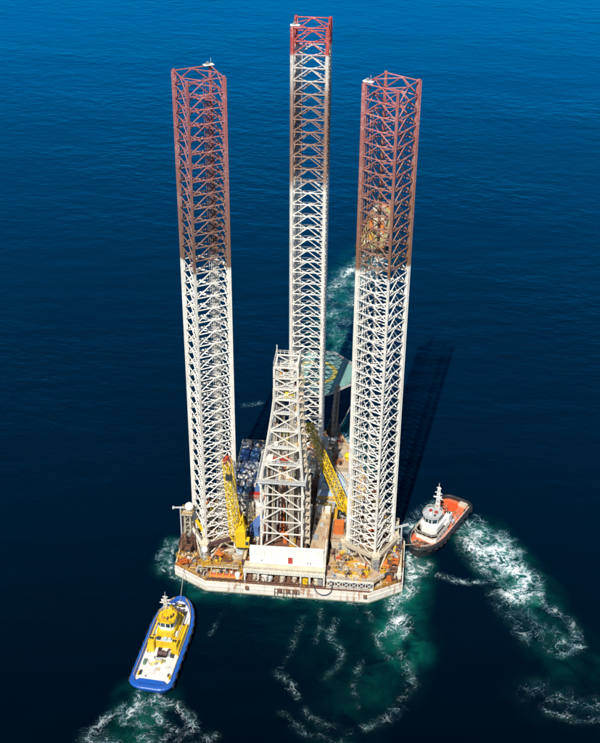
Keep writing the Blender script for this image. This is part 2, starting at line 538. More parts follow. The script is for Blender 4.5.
    h = n.math('MULTIPLY', h, n.math('ADD', 0.35, n.math('MULTIPLY', n.smooth(n.noise(n.mapping(pos, (0.5, 1, 1), (0, 0, R(20))), 0.011, 4, 0.55), 0.3, 0.7), 1.15)))
    h = n.math('ADD', h, n.math('MULTIPLY', f, 0.12))
    bp = n.new('ShaderNodeBump')
    bp.inputs['Strength'].default_value = 1.0
    bp.inputs['Distance'].default_value = 1.0
    n.link(h, bp.inputs['Height'])
    lw0 = n.new('ShaderNodeLayerWeight')
    lw0.inputs[0].default_value = 0.5
    slant = n.new('ShaderNodeMapRange')  # view-angle shading put into the body colour: darker where seen steeply
    n.link(lw0.outputs['Facing'], slant.inputs[0])
    slant.inputs[1].default_value = 0.20; slant.inputs[2].default_value = 0.56
    slant.inputs[3].default_value = 0.28; slant.inputs[4].default_value = 1.70
    dv_ = n.new('ShaderNodeVectorMath', operation='SCALE')
    n.link(deep, dv_.inputs[0]); n.link(slant.outputs[0], dv_.inputs['Scale'])
    n.t.links.remove(body0_deep)
    n.link(dv_.outputs[0], body0_in)
    df = n.new('ShaderNodeBsdfDiffuse')
    n.link(col, df.inputs['Color']); n.link(bp.outputs[0], df.inputs['Normal'])
    gl = n.new('ShaderNodeBsdfGlossy')
    gl.inputs['Color'].default_value = (0.0, 0.60, 1.0, 1)
    gl.inputs['Roughness'].default_value = 0.20
    n.link(bp.outputs[0], gl.inputs['Normal'])
    lw = n.new('ShaderNodeLayerWeight')
    lw.inputs[0].default_value = 0.5
    n.link(bp.outputs[0], lw.inputs['Normal'])
    fr = n.math('MULTIPLY', n.math('POWER', lw.outputs['Facing'], 5.9), 7.3, clamp=True)
    fr = n.math('MULTIPLY', fr, n.math('SUBTRACT', 1.0, n.math('MULTIPLY', f, 0.85)))
    mx = n.new('ShaderNodeMixShader')
    n.link(fr, mx.inputs[0]); n.link(df.outputs[0], mx.inputs[1]); n.link(gl.outputs[0], mx.inputs[2])
    n.link(mx.outputs[0], n.out.inputs['Surface'])
    me.materials.append(mt)
    return struct(obj('sea', me))
make_sea()

# ------------------------------------------------------------------ hull
DK = 3.3                                             # main deck level
OUT = [(-22, -16.5), (22.5, -16.5), (31.4, -11), (31.4, 6), (9.5, 57), (-9.5, 57), (-31.4, 6), (-31.4, -11)]
def inset(poly, d):
    n = len(poly); res = []
    for i in range(n):
        p0, p1, p2 = (Vector(poly[j % n]) for j in (i - 1, i, i + 1))
        a = (p1 - p0).normalized(); b = (p2 - p1).normalized()
        na = Vector((-a.y, a.x)); nb = Vector((-b.y, b.x))
        k = (na + nb) / (1 + na.dot(nb))
        res.append(tuple(p1 + k * d))
    return res
hull = thing('rig_hull', 'white triangular drilling rig barge hull with rust stained tan main deck', 'rig hull')
MB().prism(OUT, -2.5, DK - 0.05).build('hull_shell', 'hull', hull)
MB().prism(inset(OUT, 0.35), DK - 0.2, DK).build('main_deck', 'deck', hull)
inn = inset(OUT, 0.3)
for i in range(len(OUT)):
    j = (i + 1) % len(OUT)
    mb = MB()
    mb.prism([OUT[i], OUT[j], inn[j], inn[i]], DK - 0.049, DK + 0.28)
    mb.build('deck_edge_coaming', 'hull', hull)
    e0 = Vector((*inset(OUT, 0.55)[i], DK)); e1 = Vector((*inset(OUT, 0.55)[j], DK))
    railing(hull, [e0, e1], 'amber' if i not in (0, 2) else 'brown', 1.15, 2.0, 0.07)
# rubbing strake and rusty fairleads along the stern
for i in (7, 0, 1):
    j = (i + 1) % 8
    a = Vector(OUT[i]); b = Vector(OUT[j])
    MB().beam((a.x, a.y, 2.2), (b.x, b.y, 2.2), 0.3, 0.28).build('rubbing_strake', 'hull', hull)
fl = MB().bx(-0.5, 0.5, -0.45, 0.35, -0.35, 0.35).tube((-0.35, -0.5, 0), (0.35, -0.5, 0), 0.28, 8).mesh('fairlead', M['brown'])
for x in (-10.5, -1.5, 0.6, 2.6, 21.5):
    obj('fairlead', fl, hull, (x, -16.75, DK - 0.6))
for x0, x1 in ((-3.0, 3.6),):
    mb = MB()
    for k in range(9):
        x = x0 + (x1 - x0) * k / 8
        mb.tube((x, -17.0, 3.4), (x, -17.0, 0.6 + 0.5 * (k % 3)), 0.09, 5)
    mb.tube((x0, -17.0, 3.2), (x1, -17.0, 3.2), 0.1, 5).tube((x0, -17.0, 1.9), (x1, -17.0, 1.9), 0.08, 5)
    mb.build('stern_ladder_frame', 'brown', hull)

# wet weedy band at the waterline and welded plate seams on the stern
MB().prism(inset(OUT, -0.012), -2.5, 0.42).build('waterline_band', 'weed', hull)
for i in range(14):
    x = -20.6 + i * 3.2
    MB().bx(x - 0.05, x + 0.05, -16.53, -16.45, 0.42, 2.05).build('hull_frame_seam', 'hull', hull)
for a_, b_ in ((7, 0), (1, 2)):
    pa, pb = Vector(OUT[a_]), Vector(OUT[b_])
    for f_ in (0.25, 0.5, 0.75):
        p = pa.lerp(pb, f_)
        MB().box((p.x, p.y, 1.2), (0.1, 0.1, 1.6), 0.5).build('hull_frame_seam', 'hull', hull)

# painted deck areas lying on the plating
MB().bx(-21, -11.5, -12.5, -5.5, DK, DK + 0.012).build('deck_paint_patch', 'deck2', hull)
MB().bx(-30, -24, -10.5, -7.4, DK, DK + 0.012).build('deck_paint_patch', 'deck2', hull)
MB().bx(24.5, 30.5, -8, 5, DK, DK + 0.012).build('deck_paint_patch', 'tan_plate', hull)

# ------------------------------------------------------------------ legs
HT, BAY, SIDE = 139.8, 3.41, 8.75
NB = 40
WH = (0.73, 0.705, 0.645)
mat_L = leg_paint('leg_paint_rust_red', [(0, WH), (91.9, WH), (92.3, (0.20, 0.115, 0.075)), (106, (0.25, 0.125, 0.095)), (122, (0.32, 0.115, 0.11)), (140, (0.38, 0.115, 0.12))], 0, 141)
mat_R = leg_paint('leg_paint_brick_red', [(0, WH), (93.3, WH), (93.7, (0.24, 0.12, 0.07)), (108, (0.29, 0.135, 0.09)), (124, (0.36, 0.13, 0.11)), (140, (0.45, 0.135, 0.135))], 0, 141)
mat_M = leg_paint('leg_paint_red_tip', [(0, WH), (96, WH), (99, (0.34, 0.22, 0.16)), (112, (0.30, 0.17, 0.125)), (122, (0.36, 0.23, 0.18)), (126, (0.62, 0.55, 0.49)), (132.8, WH), (133.2, (0.52, 0.085, 0.07))], 0, 141)
def make_leg(label, loc, rz, mat, corner, pipe_corner):
    t = thing('lattice_leg', label, 'rig leg', loc, rz, 'lattice legs of the rig')
    h = SIDE / 2
    zb = HT - NB * BAY
    # chord: round tube with a rack plate
    ch = MB().tube((0, 0, zb - 4), (0, 0, HT + 0.35), 0.38, 8)
    ch.box((0, 0, (zb - 4 + HT) / 2), (1.2, 0.22, HT - zb + 4), R(45))
    che = ch.mesh('chord', mat)
    for k in range(4):
        a = R(45 + 90 * k)
        obj('chord', che, t, (h * math.sqrt(2) * math.cos(a), h * math.sqrt(2) * math.sin(a), 0), R(90 * k))
    hb = MB().tube((-h + 0.3, 0, 0), (h - 0.3, 0, 0), 0.155, 6).mesh('horizontal_brace', mat)
    kb = MB()
    for s in (-1, 1):
        kb.tube((s * (h - 0.25), 0, -BAY + 0.15), (s * 0.12, 0, -0.1), 0.145, 6)
    kb.tube((-0.45, 0, -0.12), (0.45, 0, -0.12), 0.24, 6)
    kb = kb.mesh('diagonal_brace', mat)
    di = MB()
    for k in range(4):
        a0, a1 = R(90 * k), R(90 * k + 90)
        di.tube((h * math.cos(a0), h * math.sin(a0), -0.25), (h * math.cos(a1), h * math.sin(a1), -0.25), 0.14, 5)
    di = di.mesh('internal_diaphragm', mat)
    for lv in range(NB + 1):
        z = HT - lv * BAY
        for k in range(4):
            a = R(90 * k)
            p = (h * math.cos(a), h * math.sin(a), z)
            obj('horizontal_brace', hb, t, p, a + R(90))
            if lv < NB:
                obj('diagonal_brace', kb, t, p, a + R(90))
        if lv % 1 == 0:
            obj('internal_diaphragm', di, t, (0, 0, z))
    # pipes and ladder running up inside
    pa = R(45 + 90 * pipe_corner)
    cx, cy = h * 1.02 * math.cos(pa), h * 1.02 * math.sin(pa)
    for dx, dy, r in ((0, 0, 0.2), (0.5, 0.2, 0.12), (-0.3, 0.5, 0.15)):
        MB().tube((cx + dx, cy + dy, zb), (cx + dx, cy + dy, HT - 6 - 4 * r), r, 6).build('riser_pipe', mat, t)
    lad = MB()
    lx, ly = cx - 0.9, cy - 0.4
    for s in (-0.3, 0.3):
        lad.tube((lx + s, ly, zb), (lx + s, ly, HT - 2), 0.06, 4)
    for q in range(int((HT - zb) / 0.9)):
        lad.tube((lx - 0.3, ly, zb + q * 0.9), (lx + 0.3, ly, zb + q * 0.9), 0.05, 4)
    for q in range(int((HT - zb) / 6.8)):
        lad.bx(lx - 0.9, lx + 0.9, ly - 0.7, ly + 0.7, zb + q * 6.82, zb + q * 6.82 + 0.1)
    lad.build('ladder', mat, t)
    # tiny platform with beacon on one corner
    a = R(45 + 90 * corner)
    px, py = h * 1.22 * math.cos(a), h * 1.22 * math.sin(a)
    pl = MB().bx(px - 1.2, px + 1.2, py - 0.6, py + 0.6, HT + 0.36, HT + 0.52)
    o = pl.build('beacon_platform', 'clean_white', t)
    MB().tube((px + 0.6, py, HT + 0.5), (px + 0.6, py, HT + 2.0), 0.04, 5).build('beacon_pole', 'white', o)
    MB().bx(px - 0.5, px + 0.1, py - 0.3, py + 0.3, HT + 0.52, HT + 1.1).build('beacon_lamp', 'grey', o)
    return t
LX = 21.65
LEGS = [
 ((-LX, 0, 0), R(30), mat_L, 0, 0, 'left aft lattice leg, faded rust red on top and white below, beside the dish antenna'),
 ((LX, 0, 0), R(-30), mat_R, 2, 2, 'right aft lattice leg, brick red on top and white below, next to the orange tug'),
 ((0, 40.4, 0), 0.0, mat_M, 2, 1, 'centre bow lattice leg, mostly white with only a short bright red tip'),
]
for loc, rz, mt, c, pc, lab in LEGS:
    make_leg(lab, loc, rz, mt, c, pc)

# ------------------------------------------------------------------ jacking frames
def jack_frame(label, loc, rz, topmat, casemat, group='jacking frames round the legs', hgt=5.6):
    t = thing('jacking_frame', label, 'jacking frame', loc, rz, group)
    h = SIDE / 2
    for k in range(4):
        a = R(45 + 90 * k)
        x, y = (h * math.sqrt(2) + 1.1) * math.cos(a), (h * math.sqrt(2) + 1.1) * math.sin(a)
        mb = MB().box((x, y, hgt / 2), (1.5, 2.0, hgt), a)
        mb.box((x, y, hgt + 0.15), (1.9, 2.4, 0.3), a)
        o = mb.build('jack_case', casemat, t)
        g = MB()
        for q in range(3):
            zz = 1.2 + q * 1.5
            d = Vector((math.cos(a), math.sin(a), 0))
            for s in (-0.5, 0.5):
                c0 = Vector((x, y, zz)) + d * 0.75 + Vector((-d.y, d.x, 0)) * s
                g.tube(c0, c0 + d * 0.7, 0.28, 8)
        g.box((x + math.cos(a) * 0.85, y + math.sin(a) * 0.85, 2.7), (0.25, 1.7, 4.2), a)
        g.build('jack_motor', 'grey', o)
    e = h * 1.0 + 1.55
    for k in range(4):
        a = R(90 * k)
        u = Vector((math.cos(a), math.sin(a), 0)); v = Vector((-u.y, u.x, 0))
        for z, hh in ((hgt - 0.2, 0.9), ):
            MB().beam(u * e - v * (h - 0.1) + Vector((0, 0, z)), u * e + v * (h - 0.1) + Vector((0, 0, z)), 0.7, hh).build('ring_beam', topmat[k], t)
        mb = MB()
        for s in (-1, 1):
            mb.beam(u * (e + 0.1) + v * s * (h - 0.4) + Vector((0, 0, 0.2)), u * (e + 0.1) + v * s * 0.2 + Vector((0, 0, hgt - 0.8)), 0.3, 0.35)
        mb.build('knee_brace', casemat, t)
        railing(t, [u * e - v * h + Vector((0, 0, hgt + 0.25)), u * e + v * h + Vector((0, 0, hgt + 0.25))], 'cream', 1.0, 2.2, 0.06)
    return t
jack_frame('jacking frame with a dark maroon front beam round the left aft leg', (-LX, 0, DK), R(30), ['cream', 'cream', 'white', 'maroon'], 'cream')
jack_frame('cream jacking frame round the right aft leg beside the orange tug', (LX, 0, DK), R(-30), ['cream', 'cream', 'cream', 'cream'], 'cream')
jack_frame('jacking frame round the bow leg below the green helideck', (0, 40.4, DK), 0, ['white', 'grey', 'white', 'cream'], 'white')

# ------------------------------------------------------------------ derrick
DX, DY = -1.75, -5.6
DZ = 12.5
drk = thing('drilling_derrick', 'tall white steel drilling derrick with a railed belt platform and open truss crown', 'derrick', (DX, DY, 0))
LV = [(12.5, 5.45), (17.6, 5.45), (21.6, 5.45), (26.2, 5.45), (30.7, 5.45), (35.0, 5.45), (40.0, 4.9), (44.9, 4.35), (50.0, 3.8), (55.0, 3.3), (59.0, 3.0), (62.2, 2.95), (65.4, 2.95), (68.6, 2.95)]
for sx, sy in ((-1, -1), (1, -1), (1, 1), (-1, 1)):
    mb = MB()
    for (z0, w0), (z1, w1) in zip(LV[:-1], LV[1:]):
        mb.beam((sx * w0, sy * w0, z0), (sx * w1, sy * w1, z1 + 0.15), 0.5, 0.5)
    if (sx, sy) == (-1, 1):
        mb.tube((sx * 2.95, sy * 2.95, 68), (sx * 2.95, sy * 2.95, 71.5), 0.16, 5)
    mb.build('corner_leg', 'derrick', drk)
for k in range(4):
    a = R(90 * k)
    cr, sr = math.cos(a), math.sin(a)
    def P(x, y, z): return (x * cr - y * sr, x * sr + y * cr, z)
    for i, (z, wd) in enumerate(LV):
        if i == 0: continue
        MB().beam(P(-wd, -wd, z), P(wd, -wd, z), 0.25, 0.32).build('girt', 'derrick', drk)
    for i in range(len(LV) - 1):
        (z0, w0), (z1, w1) = LV[i], LV[i + 1]
        if i in (0, 3): continue                      # covered by the two-bay crosses below
        if i in (1, 4):
            zl, wl = LV[i - 1]; zh, wh = LV[i + 1]
            for s in (-1, 1):
                MB().beam(P(-s * wl, -wl, zl), P(s * wh, -wh, zh), 0.22, 0.22).build('cross_brace', 'derrick', drk)
        elif i == 2:
            for s in (-1, 1):
                MB().beam(P(s * w0, -w0, z0), P(0, -w1, z1), 0.28, 0.28).build('diagonal_brace', 'derrick', drk)
        else:
            for s in (-1, 1):
                MB().beam(P(-s * w0, -w0, z0), P(s * w1, -w1, z1), 0.24, 0.24).build('cross_brace', 'derrick', drk)
def ring_deck(w0, w1, z0, z1):
    mb = MB()
    mb.bx(-w1, w1, -w1, -w0, z0, z1).bx(-w1, w1, w0, w1, z0, z1).bx(-w1, -w0, -w0, w0, z0, z1).bx(w0, w1, -w0, w0, z0, z1)
    return mb
ring_deck(5.1, 6.5, 34.9, 35.12).build('belt_walkway', 'lgrey', drk)
sq = lambda q, z: [(-q, -q, z), (q, -q, z), (q, q, z), (-q, q, z), (-q, -q, z)]
railing(drk, sq(6.4, 35.1), 'white', 1.2, 1.3, 0.07)
ring_deck(4.6, 5.0, 40.1, 40.24).build('monkey_board_walkway', 'lgrey', drk)
railing(drk, sq(5.0, 40.2), 'white', 1.1, 1.4, 0.06)
# racking board fingers
mb = MB()
for q in range(9):
    MB().beam((-4.4, -3.4 + q * 0.8, 39.3), (-0.9, -3.4 + q * 0.8, 39.3), 0.28, 0.12).build('racking_finger', 'white', drk)
    MB().beam((0.9, -3.4 + q * 0.8, 39.3), (4.4, -3.4 + q * 0.8, 39.3), 0.28, 0.12).build('racking_finger', 'white', drk)
# crown floors
for z, w0 in ((59.1, 1.4), (62.3, 1.9), (65.5, 1.7), (68.7, 2.5)):
    mb = ring_deck(w0, 3.05, z, z + 0.14)
    mb.build('crown_floor', 'white', drk)
    railing(drk, sq(3.1, z + 0.14), 'white', 1.1, 1.0, 0.06)
for x, y, z, mt in ((-0.9, -1.6, 62.9, 'maroon'), (0.5, -1.5, 63.0, 'grey'), (1.7, -1.9, 59.7, 'lineyellow'), (0.2, -2.3, 59.8, 'yellow'), (-0.4, -0.2, 66.2, 'brown'), (1.4, 0.3, 66.3, 'lgrey')):
    mb = MB()
    for s in (-0.32, 0, 0.32):
        mb.tube((x + s - 0.1, y, z + 0.55), (x + s + 0.1, y, z + 0.55), 0.85, 14)
    mb.bx(x - 0.6, x + 0.6, y - 0.2, y + 0.2, z - 0.45, z + 0.5)
    mb.build('crown_sheave', mt, drk)
for q in range(5):
    MB().tube((-2.2 + q * 1.1, -2.4, 59.2), (-2.2 + q * 1.1, -2.4, 61.0), 0.2, 6).build('guide_roller', 'yellow' if q in (2, 3) else 'lgrey', drk)
# travelling block, hook and hanging lines
tb = MB().bx(-0.9, 0.9, -0.7, 0.5, 45.0, 48.2).tube((0, -0.1, 45), (0, -0.1, 42.6), 0.45, 8).build('travelling_block', 'yellow', drk)
mb = MB()
for q in range(8):
    mb.tube((-0.7 + q * 0.2, -0.1, 48.2), (-0.9 + q * 0.26, -0.1, 59.2), 0.05, 4)
mb.build('hoist_line', 'dark', tb)
MB().bx(-1.0, 1.0, -1.0, 0.4, 36.6, 40.0).bx(-0.6, 0.6, -1.4, -0.4, 38.0, 39.6).tube((0, -0.2, 36.6), (0, -0.2, 13), 0.16, 6).build('top_drive', 'orange', drk)
# pipe stands racked upright
ps = MB().tube((0, 0, 13.2), (0, 0, 38.8), 0.14, 5).mesh('pipe_stand', M['pipe'])
for i in range(6):
    for j in range(5):
        obj('pipe_stand', ps, drk, (-4.0 + i * 0.42 + random.uniform(-0.08, 0.08), -1.6 + j * 0.9, 0))
        if i < 5:
            obj('pipe_stand', ps, drk, (1.9 + i * 0.42 + random.uniform(-0.08, 0.08), -1.6 + j * 0.9, 0))
# stair and cable tower climbing the right side
mb = MB()
for x, y in ((3.0, -3.2), (4.6, -3.2), (3.0, -1.6), (4.6, -1.6)):
    k = (x - 3.0) / 1.6
    mb.beam((5.9 + 1.4 * k, y, 12.5), (5.9 + 1.4 * k, y, 35), 0.16, 0.16)
    mb.beam((5.4 + 1.2 * k, y, 35), (3.1 + 1.0 * k, y + 0.6, 59.6), 0.16, 0.16)
    mb.beam((3.1 + 1.0 * k, y + 0.6, 59.6), (3.1 + 1.0 * k, y + 0.6, 68.6), 0.16, 0.16)
for q in range(23):
    z = 13 + q * 2.4
    xb = 5.9 if z < 35 else (5.4 - 2.3 * min(1, (z - 35) / 24.6))
    mb.bx(xb - 0.1, xb + 1.4, -3.3, -1.5, z, z + 0.1)
    mb.beam((xb, -3.2 if q % 2 else -1.6, z), (xb + 1.2, -1.6 if q % 2 else -3.2, z + 2.3), 0.5, 0.12)
mb.build('stair_tower', 'cream', drk)
mb = MB()
for q in range(4):
    mb.tube((2.2 + q * 0.32, -5.3, 14), (2.2 + q * 0.32, -5.3, 34), 0.09, 5)
    mb.tube((2.2 + q * 0.32, -5.0, 35), (1.2 + q * 0.3, -3.2, 58), 0.09, 5)
mb.build('standpipe', 'cream', drk)
MB().bx(-4.5, -2.6, -4.6, -3.2, 40.2, 42.0).build('monkey_board_cabin', 'white', drk)
MB().bx(-3.0, 2.6, -4.4, -4.1, 41.2, 41.9).build('guard_board', 'red', drk)

for x in (-1.1, 1.1):
    mb = MB()
    for y in (0.9, 1.7): mb.beam((x, y, 12.6), (x, y, 59), 0.16, 0.16)
    for q in range(38): mb.beam((x, 0.9 if q % 2 else 1.7, 12.8 + q * 1.2), (x, 1.7 if q % 2 else 0.9, 14 + q * 1.2), 0.1, 0.1)
    mb.build('guide_rail', 'cream', drk)
for i in range(80):
    z0 = random.choice([14, 20, 35.3, 35.3, 40.4]); z1 = random.uniform(z0 + 6, min(58, z0 + 20))
    lim = 5.0 if z0 < 35 else 4.9 - 0.08 * (z1 - 35)
    sd_ = random.choice(['x', 'y', 'y'])
    a_, b_ = random.uniform(-lim + 0.6, lim - 0.6), random.choice((-1, 1)) * (lim - 0.5)
    x, y = (b_, a_) if sd_ == 'x' else (a_, b_)
    MB().tube((x, y, z0), (x * 0.92, y * 0.92, z1), random.uniform(0.07, 0.16), 6).build('riser_pipe', random.choice(['cream', 'white', 'lgrey', 'brown', 'cream']), drk)
for z, wd in ((44.9, 4.35), (50, 3.8), (55, 3.3)):
    mb = ring_deck(wd - 0.9, wd - 0.1, z + 0.25, z + 0.36)
    mb.build('inner_walkway', 'lgrey', drk)
    railing(drk, sq(wd - 0.9, z + 0.36), 'white', 1.0, 1.2, 0.05)
for i in range(34):
    z = random.choice([35.15, 40.3, 45.3, 50.4, 55.4, 59.3, 62.5, 65.7])
    wd = {35.15: 5.2, 40.3: 4.4, 45.3: 3.8, 50.4: 3.2, 55.4: 2.8}.get(z, 2.4)
    x, y = random.choice([(random.uniform(-wd, wd), -wd), (wd, random.uniform(-wd, wd)), (-wd, random.uniform(-wd, wd))])
    MB().box((x, y, z + 0.6), (random.uniform(0.5, 1.1), random.uniform(0.5, 1.0), random.uniform(0.8, 1.3))).build('equipment_box', random.choice(['white', 'cream', 'grey', 'amber', 'maroon', 'lgrey']), drk)

# the upper mast stands slightly to starboard of its base
for me in {o.data for o in drk.children if o.type == 'MESH'}:
    for v in me.vertices:
        v.co.x += 0.85 * min(1.0, max(0.0, (v.co.z - 35.2) / 24))

# drill floor substructure
sub = thing('drill_floor', 'rusty drill floor substructure carrying the white derrick', 'drill floor', (DX, DY, 0))
MB().bx(-6.6, 6.6, -6.1, 6.3, 11.9, 12.5).build('floor_plate', 'brown', sub)
for sx in (-1, 1):
    MB().bx(sx * 5.6 - 0.9, sx * 5.6 + 0.9, -5.8, 15, 4.8, 11.9).build('skid_girder', 'cream', sub)
MB().bx(-4.6, 4.6, -5.0, 6, DK + 0.02, 11.9).build('sub_house', 'grey', sub)
MB().bx(-3.6, -0.6, 1.8, 4.6, 12.5, 15.2).bx(-3.2, -1.0, 2.0, 4.4, 15.2, 15.9).build('drawworks', 'red', sub)
MB().tube((-3.2, 1.2, 13.6), (-0.8, 1.2, 13.6), 1.0, 12).build('hoist_drum', 'brown', sub)
MB().bx(1.2, 4.2, 1.5, 5.0, 12.5, 15.4).build('driller_cabin', 'white', sub)
MB().tube((0, 0, 12.5), (0, 0, 13.1), 1.2, 16).build('rotary_table', 'orange', sub)
MB().bx(2.0, 3.6, -4.4, -2.6, 12.5, 14.4).build('control_console', 'amber', sub)
MB().bx(-4.4, -2.4, -4.6, -2.8, 12.5, 14.0).build('tool_locker', 'maroon', sub)
MB().bx(0.2, 1.2, -3.4, -2.2, 12.5, 14.6).build('iron_roughneck', 'orange', sub)

# white wind wall at the stern end of the drill floor
ww = thing('wind_wall', 'broad plain white wind wall with a small red door below the derrick', 'wall', (0, -12.4, 0))
xw = [-10.2 + 20.0 * i / 10 for i in range(11)]
for i in range(10):
    MB().bx(xw[i] + 0.015, xw[i + 1] - 0.015, -0.55, 0.55, 8.72, 13.7 + 0.03 * i).build('wall_panel', 'wall', ww)
MB().bx(-10.25, 9.85, -0.45, 0.45, 8.5, 13.5).build('wall_core', 'white', ww)
MB().bx(-10.3, 9.9, -0.7, 0.6, 8.4, 8.72).build('wall_sill', 'white', ww)
dr = MB().bx(0.25, 1.45, -0.66, -0.5, 9.0, 11.2).build('door', 'red', ww)
MB().bx(0.13, 0.25, -0.7, -0.5, 8.9, 11.32).bx(1.45, 1.57, -0.7, -0.5, 8.9, 11.32).bx(0.25, 1.45, -0.7, -0.5, 11.2, 11.32).build('door_frame', 'white', dr)
for x, z in ((-6.9, 9.5), (5.6, 9.6), (6.3, 9.6)):
    MB().tube((x, -0.5, z), (x, -0.68, z), 0.24, 10).build('porthole', 'grey', ww)
MB().bx(9.92, 10.4, -0.5, 6.5, 8.6, 12.6).build('side_return_wall', 'white', ww)

# ledge and stern gallery
led = thing('stern_platform', 'cream ribbed platform ledge on white posts in front of the white wall', 'platform', (0, 0, 0))
MB().bx(-11.6, 10.4, -15.6, -12.2, 7.9, 8.25).build('platform_floor', 'cream', led)
MB().bx(-11.7, 10.5, -15.75, -15.6, 7.1, 8.3).build('fascia', 'white', led)
rb = MB().bx(-0.06, 0.06, -0.1, 0, -0.5, 0.55).mesh('fascia_rib', M['cream'])
for i in range(30):
    obj('fascia_rib', rb, led, (-11.4 + i * 0.74, -15.75, 7.7))
for x in (-11.3, -7.6, 3.9, 6.3, 10.2):
    MB().bx(x - 0.22, x + 0.22, -15.6, -15.2, DK + 0.012, 7.9).build('post', 'white', led)
    MB().bx(x - 0.2, x + 0.2, -12.6, -12.2, DK + 0.012, 7.9).build('post', 'white', led)
railing(led, [(-11.6, -15.65, 8.3), (10.4, -15.65, 8.3)], 'cream', 1.1, 1.5, 0.05)
MB().bx(-12.6, 11.5, -12.0, -11.6, DK, 8.2).build('back_bulkhead', 'maroon', led)
for i, (x, mt, r, hh) in enumerate(((-9.9, 'brown', 0.7, 1.9), (-8.6, 'cream', 0.6, 2.2), (-6.0, 'white', 0.95, 2.3), (-4.4, 'lgrey', 0.6, 1.8), (-2.6, 'brown', 0.7, 2.1), (-1.1, 'cream', 0.75, 2.3), (0.7, 'brown', 0.6, 2.2), (2.2, 'cream', 0.7, 2.4), (8.0, 'cream', 0.7, 2.2), (9.2, 'grey', 0.6, 1.9))):
    mb = MB().tube((x, -14.4, DK + 0.01), (x, -14.4, DK + hh), r, 12).tube((x, -14.4, DK + hh), (x, -14.4, DK + hh + 0.35), r * 0.7, 12, r * 0.3)
    mb.torus((x, -14.4, DK + hh * 0.55), r, 0.09, (0, 0, 1), 12, 4).bx(x - r, x + r, -15.0, -14.2, DK + 0.01, DK + 0.5)
    mb.build('pressure_vessel', mt, led)
MB().bx(4.4, 5.8, -15.3, -13.9, DK + 0.01, 5.3).build('yellow_locker', 'yellow', led)
mb = MB()
for q in range(16):
    x = random.uniform(-10.5, 9.5)
    mb.path([(x, -15.9, DK + 0.3), (x + random.uniform(-1.2, 1.2), -15.9, DK + 1.5), (x + random.uniform(-0.5, 0.5), -15.2, 5.6)], 0.1, 5)
mb.path([(-11, -16.0, DK + 0.55), (23, -16.0, DK + 0.55)], 0.16, 6).path([(-20, -15.6, DK + 0.9), (10, -15.6, DK + 0.9)], 0.12, 6)
mb.build('stern_pipework', 'brown', led)

aft = thing('aft_truss_deck', 'raised tan deck with a white X braced truss front at the starboard stern', 'platform', (0, 0, 0))
AP = [(10.9, -15.6), (23.6, -15.6), (26.4, -12.6), (22.9, -9.9), (14.2, -3.2), (10.9, -3.2)]
MB().prism(AP, 6.35, 6.75).build('deck_plate', 'tan_plate', aft)
MB().beam((10.9, -15.75, 6.6), (23.6, -15.75, 6.6), 0.28, 0.5).build('top_chord', 'white', aft)
MB().beam((10.9, -15.75, 4.2), (23.6, -15.75, 4.2), 0.28, 0.5).build('bottom_chord', 'white', aft)
for i in range(7):
    x = 11.1 + i * 2.06
    MB().bx(x - 0.11, x + 0.11, -15.86, -15.62, 4.45, 6.35).build('truss_post', 'white', aft)
    if i < 6:
        mb = MB().beam((x + 0.1, -15.7, 4.45), (x + 1.95, -15.7, 6.35), 0.16, 0.2)
        mb.beam((x + 0.1, -15.74, 6.35), (x + 1.95, -15.74, 4.45), 0.16, 0.2)
        mb.build('truss_cross', 'lgrey' if i > 1 else 'white', aft)
for x, y in ((11.3, -4), (14, -4.2), (23.2, -11), (25.4, -12.8), (17, -9)):
    MB().bx(x - 0.2, x + 0.2, y - 0.2, y + 0.2, DK, 6.35).build('post', 'cream', aft)
railing(aft, [(10.9, -15.5, 6.75), (23.5, -15.5, 6.75), (26.2, -12.6, 6.75)], 'white', 1.0, 1.6, 0.06)
MB().prism([(15.4, -10.2), (21.8, -10.2), (21.8, -9.4), (16.0, -5.2), (15.4, -5.2)], 6.75, 6.765).build('deck_paint_patch', 'amber', aft)
MB().bx(12.3, 21, -14.0, -13.2, 6.75, 6.9).build('walkway_grating', 'cream', aft)

# long cream box girder right of the derrick
cb = thing('cantilever_box', 'long cream box girder beside the right side of the derrick, hatches on top', 'girder', (0, 0, 0))
MB().bx(5.9, 10.2, -9.4, 9.0, 4.9, 11.6).build('girder_body', 'cream', cb)
MB().bx(5.8, 10.3, -9.5, 9.1, 11.6, 11.9).build('top_plate', 'tan_plate', cb)
for x, y, a, b, c, mt in ((7.0, -5, 1.4, 2.0, 0.5, 'grey'), (8.2, 0.4, 0.9, 0.9, 0.5, 'lgrey'), (8.6, 3.6, 1.2, 1.2, 0.6, 'cream'), (7.2, 6.8, 1.7, 1.9, 1.4, 'white'), (9.3, 6.8, 1.4, 1.9, 1.2, 'white'), (6.6, 2.0, 0.7, 2.4, 0.35, 'brown'), (9.6, -2.6, 0.5, 3.2, 0.4, 'cream')):
    MB().box((x, y, 11.9 + c / 2), (a, b, c)).bx(x - a * 0.3, x + a * 0.3, y - b * 0.3, y + b * 0.3, 11.9 + c, 11.95 + c).build('hatch', mt, cb)
railing(cb, [(10.25, -9.4, 11.9), (10.25, 9, 11.9), (5.85, 9, 11.9)], 'amber', 1.1, 1.8, 0.06)

